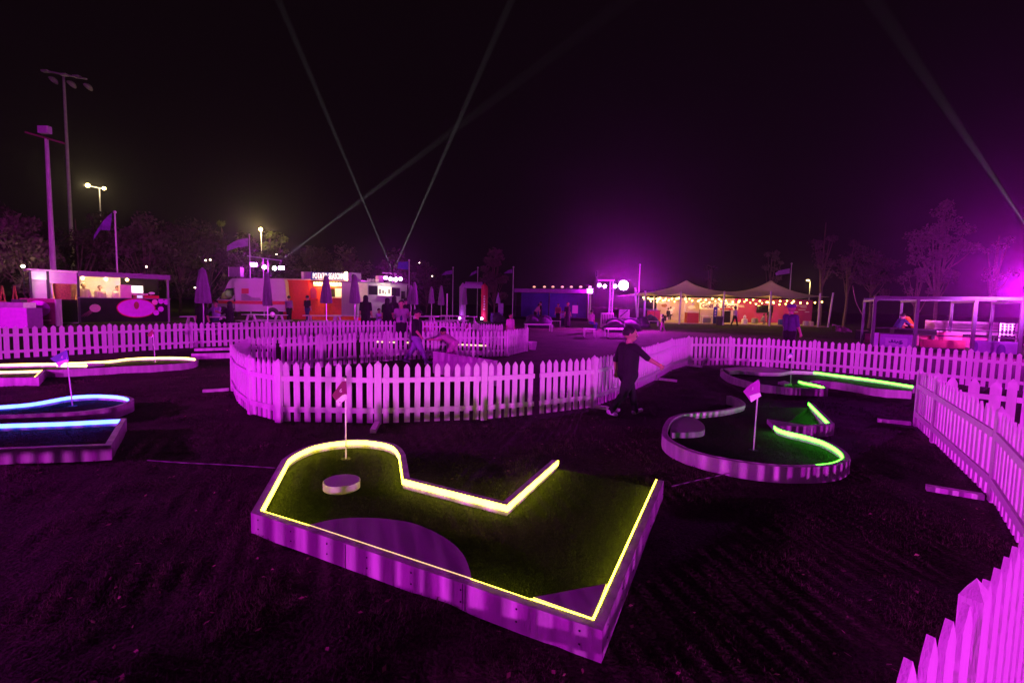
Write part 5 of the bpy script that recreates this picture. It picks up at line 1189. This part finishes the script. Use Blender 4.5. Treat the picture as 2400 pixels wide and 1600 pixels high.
o, p, s = back(1676, 745, 46.8, 'roll_up_banner', 'narrow blue roll up banner at the middle tent post', 'banner'); LB([(-4.5 * s, 4.5 * s, 0, 0.03, 0.1, 1.7)], 'sheet', FBL, o); LB([(-5 * s, 5 * s, -0.1, 0.14, 0, 0.1)], 'base', STEEL, o)
for k in range(3): LB([(-1.5 * s, 1.5 * s, -0.01, 0, 0.75 + k * 0.26, 0.9 + k * 0.26)], 'white_mark', PLATE_W, o)
o, p, s = back(1686, 755, 45.2, 'litter_bin', 'black litter bin beside the middle tent post', 'bin'); MB().lathe([(0.26, 0), (0.32, 0.75), (0.33, 0.78), (0.28, 0.80)], (0, 0, 0), 14).build('drum', DARK, o, world=False); MB().lathe([(0.34, 0.78), (0.35, 0.84), (0.3, 0.86)], (0, 0, 0), 14).build('rim', GREYM, o, world=False)
o, p, s = back(1704, 742, 51.0, 'cabinet', 'dark open cabinet with pale frame right of the middle post', 'cabinet'); LB([(-8 * s, 8 * s, 0, 0.6, 0, 1.3)], 'body', CHAR, o); LB([(8 * s, 13 * s, 0, 0.6, 0, 1.45)], 'side', CREAM, o); LB([(-12 * s, 13 * s, -0.02, 0.6, 1.45, 1.6)], 'red_top', REDP, o)
for i, (px, Yq, mm, lb, sz) in enumerate(((1745, 49, PLATE_W, 'white stool before the magenta wall', 0.45), (1769, 50, GREYC, 'grey pouf before the magenta wall', 0.5), (1832, 48, BLUEC, 'blue crate heap on the tent floor', 0.5), (1889, 47.5, LILACC, 'lilac pouf at the right end of the tent', 0.4), (1901, 47.3, BEIGEC, 'cream pouf at the right end of the tent', 0.4))):
    p = at(px, 750, Yq); o = thing('pouf', lb, 'pouf', (p.x, Yq, 0)); MB().lathe([(sz * 0.55, 0), (sz * 0.65, 0.05), (sz * 0.65, sz * 1.1), (sz * 0.55, sz * 1.25), (0.03, sz * 1.28)], (0, 0, 0), 14).build('cushion', mm, o, world=False)
    if i == 0: MB().lathe([(0.1, sz * 1.28), (0.16, sz * 1.7), (0.05, sz * 2.1)], (0, 0, 0), 10).build('backrest', mm, o, world=False)
# deck and bulbs
fl = MB().box(((tx0 + tx1) / 2 + 1.0, 50.6, 0.04), (tx1 - tx0 - 2, 9.2, 0.08)).build('tent_floor', mat('pale_deck', (0.30, 0.22, 0.16), 0.7, 0.2, 2), None, smooth=None); tag(fl, 'pale wooden floor under the tent', kind='structure')
SB = glow('string_bulb', (1.0, 0.62, 0.10), 17)
def bulb_string(label, pts, n):
    c = catmull(pts, 10); root = thing('string_lights', label, 'string lights', c[len(c) // 2])
    MB().tube(c, 0.012, 4).build('cable', DARK, root)
    for k in range(n):
        f = (k + 0.5) / n * (len(c) - 1); i = int(f); q = c[i].lerp(c[min(i + 1, len(c) - 1)], f - i)
        MB().ball((q.x, q.y, q.z - 0.10 + random.uniform(-0.03, 0.03)), 0.075 * random.uniform(0.85, 1.25), 8, 6).build('bulb', SB, root)
    return root
def strp(Yq, zs, x0, x1, n):
    out = []
    for k in range(n):
        x = x0 + (x1 - x0) * k / (n - 1); out.append((x, Yq, zs - (0.22 if k % 2 else 0.0)))
    return out
bulb_string('string of warm bulbs along the front edge of the tent', strp(YF + 0.5, 2.55, tx0 + 0.6, tx1 - 0.2, 11), 27)
bulb_string('string of warm bulbs along the back wall of the tent', strp(53.2, 2.45, tx0 + 2.5, tx1 + 0.8, 13), 26)
bulb_string('string of warm bulbs crossing under the left tent peak', [(tx0 + 0.8, YF + 0.6, 2.5), (tx0 + 2.8, 48.5, 2.45), (post_x[1], 51.5, 2.6), (post_x[2] - 1, 48, 2.5)], 12)
for k in range(6):
    x = tx0 + 2.0 + (tx1 - tx0 - 3.0) * k / 5; o = point_lamp('bulb_light', (x - tent.location.x, 51.0 - 50, 2.2), (1.0, 0.55, 0.14), 170, 0.3, tent)
# ------------------------------------------------------------------ things right of the tent
o, p, s = back(1977, 762, 36, 'cloth_heap', 'pale pink cloth draped over a low frame right of the tent', 'cloth'); mb = MB()
vs = []; 
for j in range(7):
    for i in range(12):
        x = -0.62 + 1.3 * i / 11; y = 0.5 * j / 6; z = 0.5 + 0.1 * math.sin(i * 1.1) - (0.45 if i in (6, 7) and j < 3 else 0) - 0.25 * (i / 11) + 0.04 * math.sin(j + i * 2)
        vs.append((x, y - (0.12 if i % 3 == 0 else 0), z if j else 0.04 + 0.02 * math.sin(i)))
mb.add(vs, [(j * 12 + i, j * 12 + i + 1, (j + 1) * 12 + i + 1, (j + 1) * 12 + i) for j in range(6) for i in range(11)]); mb.build('drape', PINKC, o, world=False, smooth=60)
LB([(-0.6, -0.55, 0.4, 0.45, 0, 0.4), (0.55, 0.6, 0.4, 0.45, 0, 0.2)], 'frame_leg', DARK, o)
o, p, s = back(2028, 772, 27, 'planter', 'dark square planter at the left corner of the right booth', 'planter'); LB([(-0.22, 0.22, 0, 0.44, 0, 0.5)], 'box', CHAR, o); LB([(-0.2, 0.2, 0.02, 0.42, 0.5, 0.52)], 'soil', BARK, o)
MB().tube(catmull([(0, 0.2, 0.5), (0.0, 0.2, 1.2), (-0.5, 0.2, 2.1), (-0.75, 0.2, 3.0)], 4), 0.02, 6).build('twig', BARK, o, world=False)
# game booth
Bf = Frame(at(2046, 800, 21.5), at(2393, 800, 19.2)); bo = Bf.thing('game_booth', 'black framed open game booth with violet banners at the right edge', 'booth')
bt = Bf.uw(2150, 701.5)[1]; dp = 3.2
FR = mat('violet_black_frame', (0.045, 0.035, 0.075), 0.45, 0.15)
for px in (2047, 2147, 2283, 2394):
    u, w = Bf.uw(px, 760); LB([(u - 0.06, u + 0.06, -0.06, 0.06, 0, bt)], 'post', FR, bo); LB([(u - 0.05, u + 0.05, dp - 0.1, dp, 0, bt)], 'post', FR, bo)
    LB([(u - 0.05, u + 0.05, 0.06, dp - 0.1, bt - 0.1, bt - 0.02)], 'roof_beam', FR, bo)
LB([(-0.06, Bf.L + 0.06, -0.07, 0.07, bt, bt + 0.13)], 'beam', FR, bo); LB([(-0.06, Bf.L + 0.06, dp - 0.12, dp, bt, bt + 0.1)], 'beam', FR, bo)
for w_ in (0.62, 0.86): LB([(0.06, Bf.L, -0.03, 0.03, w_, w_ + 0.05)], 'rail', DARK, bo)
BAN = mat('violet_banner', (0.40, 0.16, 0.62), 0.6, 0.12); BANL = mat('lilac_banner', (0.55, 0.38, 0.72), 0.6, 0.08)
def bq(x0, x1, y0, y1, v, t, name, m_):
    (u0, w1), (u1, w0) = Bf.uw(x0, y0), Bf.uw(x1, y1); return LB([(u0, u1, v, v + t, max(w0, 0.02), w1)], name, m_, bo)
bq(2042, 2057, 779, 812, -0.05, 0.03, 'side_banner', BANL); bq(2063, 2136, 782, 816, -0.05, 0.02, 'banner', BAN); bq(2075, 2125, 791, 811, -0.065, 0.012, 'banner_patch', BANL)
u, w = Bf.uw(2101, 801); s = 21 / FPX * 0.62; mb = MB()
strokes = [[(16, 3), (12, 5), (9, 2), (13, -1), (17, -3), (12, -7), (6, -6)], [(8, -1), (4, -1), (1, -1)], [(0, 3), (2, 1), (0, -2), (-3, -5)], [(-2, -1), (-5, -1), (-6, 0), (-6, 8)], [(-6, -1), (-10, -1), (-14, -1), (-13, 3), (-16, 3), (-16, -1), (-22, -2), (-24, 2)]]
for st_ in strokes: mb.tube(catmull([(u + x * s, -0.075, w + y * s) for x, y in st_], 4), 0.022, 6)
mb.ball((u + 11 * s, -0.075, w - 4 * s), 0.03, 6, 4); mb.ball((u - 15 * s, -0.075, w + 7 * s), 0.03, 6, 4); mb.build('banner_lettering', mat('deep_violet_ink', (0.10, 0.02, 0.25), 0.5), bo, world=False)
bq(2277, 2385, 797, 842, -0.05, 0.02, 'wide_banner', BAN)
for px, py, a_, b_ in ((2285, 812, 5, 12), (2345, 822, 8, 16), (2322, 832, 5, 8), (2365, 834, 5, 8)): u, w = Bf.uw(px, py); disc(u, w, a_ * 0.0172, b_ * 0.0172, -0.056, 0.006, 'printed_tree', mat('indigo_print', (0.14, 0.05, 0.36), 0.6), bo, 12)
LB([(0.1, Bf.L - 0.1, dp - 0.02, dp + 0.0, 0.02, 0.5)], 'skirt', MAROON, bo)
def inb(px, v, name, label, cat): u, w = Bf.uw(px, 790); return Bf.thing(name, label, cat, u, v, 0)
o = inb(2228, 0.9, 'padded_bench', 'red padded bench in the middle of the right booth', 'bench'); LB([(-0.72, 0.72, 0, 0.6, 0.08, 0.42)], 'seat', mat('crimson_pad', (0.42, 0.03, 0.10), 0.6), o); LB([(-0.72, 0.72, 0.5, 0.68, 0.42, 0.75)], 'backrest', mat('crimson_pad2', (0.5, 0.08, 0.16), 0.6), o); LB([(-0.7, 0.7, 0.05, 0.55, 0, 0.08)], 'base', DARK, o)
o = inb(2160, 1.2, 'game_table', 'dark game table with glossy top inside the right booth', 'game table'); LB([(-0.75, 0.75, 0, 0.9, 0.6, 0.82)], 'box', CHAR, o); LB([(-0.6, 0.7, 0.08, 0.82, 0.82, 0.85)], 'playfield', mat('glossy_lilac', (0.5, 0.35, 0.6), 0.1), o)
for a_ in (-0.65, 0.65):
    for b_ in (0.08, 0.82): LB([(a_ - 0.05, a_ + 0.05, b_ - 0.05, b_ + 0.05, 0, 0.6)], 'leg', DARK, o)
o = inb(2203, 4.6, 'slide', 'lit orange toddler slide behind the right booth', 'slide')
OSL = mat('orange_plastic', (0.85, 0.20, 0.03), 0.4, 0.1)
for dy in (0.0, 0.42): MB().bar((-0.30, dy, 1.35), (0.32, dy - 0.1, 0.35), 0.06, 0.14).build('side_rail', OSL, o, world=False, smooth=None)
MB().bar((-0.30, 0.21, 1.3), (0.32, 0.11, 0.3), 0.38, 0.04).build('chute', OSL, o, world=False, smooth=None); LB([(-0.42, -0.36, 0, 0.06, 0, 1.35), (-0.42, -0.36, 0.38, 0.44, 0, 1.35)], 'ladder_post', REDP, o); LB([(-0.42, -0.36, 0.06, 0.38, 0.4, 0.45), (-0.42, -0.36, 0.06, 0.38, 0.8, 0.85)], 'rung', REDP, o)
point_lamp('slide_light', (0.2, -0.7, 1.6), (1.0, 0.25, 0.04), 30, 0.1, o)
PLK = mat('pale_planks', (0.46, 0.38, 0.42), 0.7, 0.2, 3)
for px, vv, ww, lb in ((2253, 4.0, 0.32, 'short pale plank wall behind the middle of the right booth'), (2330, 3.6, 0.95, 'long pale plank wall behind the right half of the right booth')):
    o = inb(px, vv, 'plank_screen', lb, 'plank screen')
    for k in range(4): LB([(-ww * 1.2, ww * 1.2, 0.01 * (k % 2), 0.03 + 0.01 * (k % 2), 0.62 + k * 0.155, 0.76 + k * 0.155)], 'plank', PLK, o)
    for q in (-1, 1): LB([(q * ww * 1.1 - 0.03, q * ww * 1.1 + 0.03, 0.045, 0.09, 0, 1.25)], 'post', DARK, o)
o = inb(2379, 0.7, 'lattice_screen', 'small white lattice screen at the right edge of the booth', 'lattice')
for k in range(5): LB([(-0.25, 0.25, 0, 0.02, 0.75 + k * 0.11, 0.78 + k * 0.11)], 'slat', WHITE, o); LB([(-0.25 + k * 0.115, -0.21 + k * 0.115, 0.02, 0.04, 0.72, 1.22)], 'slat', WHITE, o)
LB([(-0.27, -0.24, 0, 0.05, 0, 1.24), (0.24, 0.27, 0, 0.05, 0, 1.24)], 'leg', WHITE, o)
point_lamp('booth_glow', (Bf.L * 0.45, 2.4, 1.9), (1.0, 0.12, 0.30), 22, 0.1, bo)
# cable on the lawn
for lb, pts in (('thin pale cable lying on the lawn left of the yellow course', [(345, 1078), (430, 1084), (520, 1088), (600, 1093), (645, 1096)]), ('thin pale cable on the lawn between the two nearest courses', [(1575, 1139), (1620, 1128), (1665, 1118), (1710, 1108), (1735, 1100)])):
    c = catmull([g(x, y, 0.012) for x, y in pts], 5); MB().tube(c, 0.005, 5).build('cable', GREYM, None); tag(bpy.data.objects[[o.name for o in bpy.data.objects if o.name.startswith('cable') and o.parent is None and 'label' not in o][0]], lb, 'cable')
# tower just outside the right edge with a sky beam
rt = tower('lighting tower just outside the right edge sending a beam up left', 2442, 17.5, [(2438, 640), (2448, 640)], [(2412, 642), (2475, 643)], [(2420, 668, 16, 12, LAMP_P), (2460, 668, 16, 12, LAMP_P)], beams=[(2425, 560, 2060, 20, 10.5, 800000, 2.6)], powers=[(2424, 666, 4000)], color=(0.75, 0.01, 1.0))
p = at(2409, 694, 17.5); flood_light('tower_flood', (p.x, p.y - 0.15, p.z), (0, 0, 7.0), (0.88, 0.008, 1.0), 18000, 0.15, 34, 0.8)  # upward flood without a lens, added for the haze glow at the right edge
p = at(2440, 650, 17.5); flood_light('tower_flood', p, (32, 38, 6), (0.75, 0.12, 0.85), 17000, 0.15, 120)  # flood without a lens, added to light the trees at the right
# ------------------------------------------------------------------ grass blades: lawn near the camera, pile of the putting turf
def inside(poly, x, y):
    r = np.zeros(len(x), bool); n = len(poly); j = n - 1
    for i in range(n):
        xi, yi = poly[i]; xj, yj = poly[j]
        c = ((yi > y) != (yj > y)) & (x < (xj - xi) * (y - yi) / (yj - yi + 1e-12) + xi)
        r ^= c; j = i
    return r
def blades(name, x, y, z, h, w, m, parent=None, lean=0.6):
    n = len(x); a = RNG.uniform(0, 2 * math.pi, n); l = RNG.uniform(0.1, lean, n)
    dx, dy = np.cos(a), np.sin(a); b = a + RNG.uniform(-1.6, 1.6, n)
    v = np.empty((n, 3, 3))
    v[:, 0] = np.stack([x - dy * w / 2, y + dx * w / 2, z], 1); v[:, 1] = np.stack([x + dy * w / 2, y - dx * w / 2, z], 1)
    v[:, 2] = np.stack([x + np.cos(b) * h * l, y + np.sin(b) * h * l, z + h], 1)
    off = np.array(parent.location) if parent else np.zeros(3)
    me = bpy.data.meshes.new(name); me.vertices.add(n * 3); me.loops.add(n * 3); me.polygons.add(n)
    me.vertices.foreach_set('co', (v - off).reshape(-1)); me.loops.foreach_set('vertex_index', np.arange(n * 3, dtype=np.int32))
    me.polygons.foreach_set('loop_start', np.arange(0, n * 3, 3, dtype=np.int32)); me.polygons.foreach_set('loop_total', np.full(n, 3, np.int32))
    me.update(); me.validate(); me.materials.append(m)
    o = bpy.data.objects.new(name, me); COL.objects.link(o); o.parent = parent; o['kind'] = 'stuff'; return o
FOOT = []
for c, s_ in ((c1, -1), (turf2, -1), (C3_ALL, -1), (list(c4) + ext4, 1), (c5, 1), (c6, 1)):
    FOOT.append([(p.x, p.y) for p in c])
BLADE = mat('lawn_blade', (0.070, 0.078, 0.034), 0.7, 0.5, 1.6, spec=0.25)
N = 230000
u = RNG.uniform(0, 1, N); yy = 0.85 * (13.0 / 0.85) ** u; xx = RNG.uniform(-1.12, 1.12, N) * yy + RNG.uniform(-0.3, 0.3, N)
pat = np.array([noise.noise(Vector((a_ * 2.6, b_ * 2.6, 0.3))) for a_, b_ in zip(xx[::1], yy[::1])])
pat = pat + 0.55 * np.array([noise.noise(Vector((a_ * 0.7, b_ * 0.7, 7.7))) for a_, b_ in zip(xx, yy)])
keep = RNG.uniform(0, 1, N) < np.clip(0.62 + pat * 1.5, 0.06, 1)
for f in FOOT: keep &= ~inside(f, xx, yy)
xx, yy, pat = xx[keep], yy[keep], pat[keep]
zz = np.array([lump(a_, b_) for a_, b_ in zip(xx, yy)]) - 0.004
hh_ = RNG.uniform(0.008, 0.025, len(xx)) * (1 + np.clip(pat, -0.3, 0.8) * 1.1); ww_ = np.maximum(0.0038, 0.0014 * yy) * RNG.uniform(0.7, 1.3, len(xx))
lawn = blades('lawn_grass', xx, yy, zz, hh_, ww_, BLADE, None, 0.9); lawn['label'] = 'short tufty grass of the lawn around the courses'
PILE = mat('turf_blade', (0.034, 0.048, 0.012), 0.8, 0.35, 30, spec=0.2)
for (poly, root, n, h0, wmin) in ((c1, course1, 130000, 0.011, 0.0032), (turf2, course2, 60000, 0.0065, 0.006), (c5, course5, 16000, 0.0065, 0.008), (c6, course6, 16000, 0.0065, 0.008)):
    pl_ = [(p.x, p.y) for p in poly]; A_ = np.array(pl_); lo, hi = A_.min(0), A_.max(0); lo[0] = max(lo[0], -9)
    x = RNG.uniform(lo[0], hi[0], n); y = RNG.uniform(lo[1], hi[1], n); k = inside(pl_, x, y); x, y = x[k], y[k]
    blades('turf_pile', x, y, np.full(len(x), TZ - 0.001), RNG.uniform(0.6, 1.5, len(x)) * h0, wmin * RNG.uniform(0.7, 1.3, len(x)), PILE, root, 1.5)

# a scatter of dry fallen leaves and scraps on the lawn
n = 420; fy = 1.2 * (11 / 1.2) ** RNG.uniform(0, 1, n); fx = RNG.uniform(-1.05, 1.05, n) * fy
k = np.ones(n, bool)
for f in FOOT: k &= ~inside(f, fx, fy)
mb = MB()
for x, y in zip(fx[k], fy[k]):
    s_ = random.uniform(0.008, 0.022); a = random.uniform(0, 6.28); z = lump(x, y) + 0.014; c_, d_ = math.cos(a) * s_, math.sin(a) * s_
    mb.add([(x - c_, y - d_, z), (x - d_ * 0.5, y + c_ * 0.5, z + random.uniform(0, 0.012)), (x + c_, y + d_, z + random.uniform(0, 0.01)), (x + d_ * 0.5, y - c_ * 0.5, z)], [(0, 1, 2, 3)])
o = mb.build('fallen_leaves', mat('dry_fallen_leaf', (0.28, 0.20, 0.12), 0.8, 0.4, 5), None, smooth=None); tag(o, 'scatter of small dry leaves on the lawn', kind='stuff')
def haze_box():
    m = bpy.data.materials.new('night_haze'); m.use_nodes = True; nt = m.node_tree
    for n in list(nt.nodes): nt.nodes.remove(n)
    out = nt.nodes.new('ShaderNodeOutputMaterial'); v = nt.nodes.new('ShaderNodeVolumePrincipled')
    v.inputs['Color'].default_value = (0.9, 0.9, 0.9, 1); v.inputs['Density'].default_value = 0.0005; v.inputs['Anisotropy'].default_value = 0.9
    nt.links.new(v.outputs['Volume'], out.inputs['Volume'])
    b = MB().box((0, 35, 24), (190, 130, 51))
    o = b.build('haze', m, None, smooth=None)
    tag(o, 'thin night haze that lets the light beams show', kind='stuff')
haze_box()
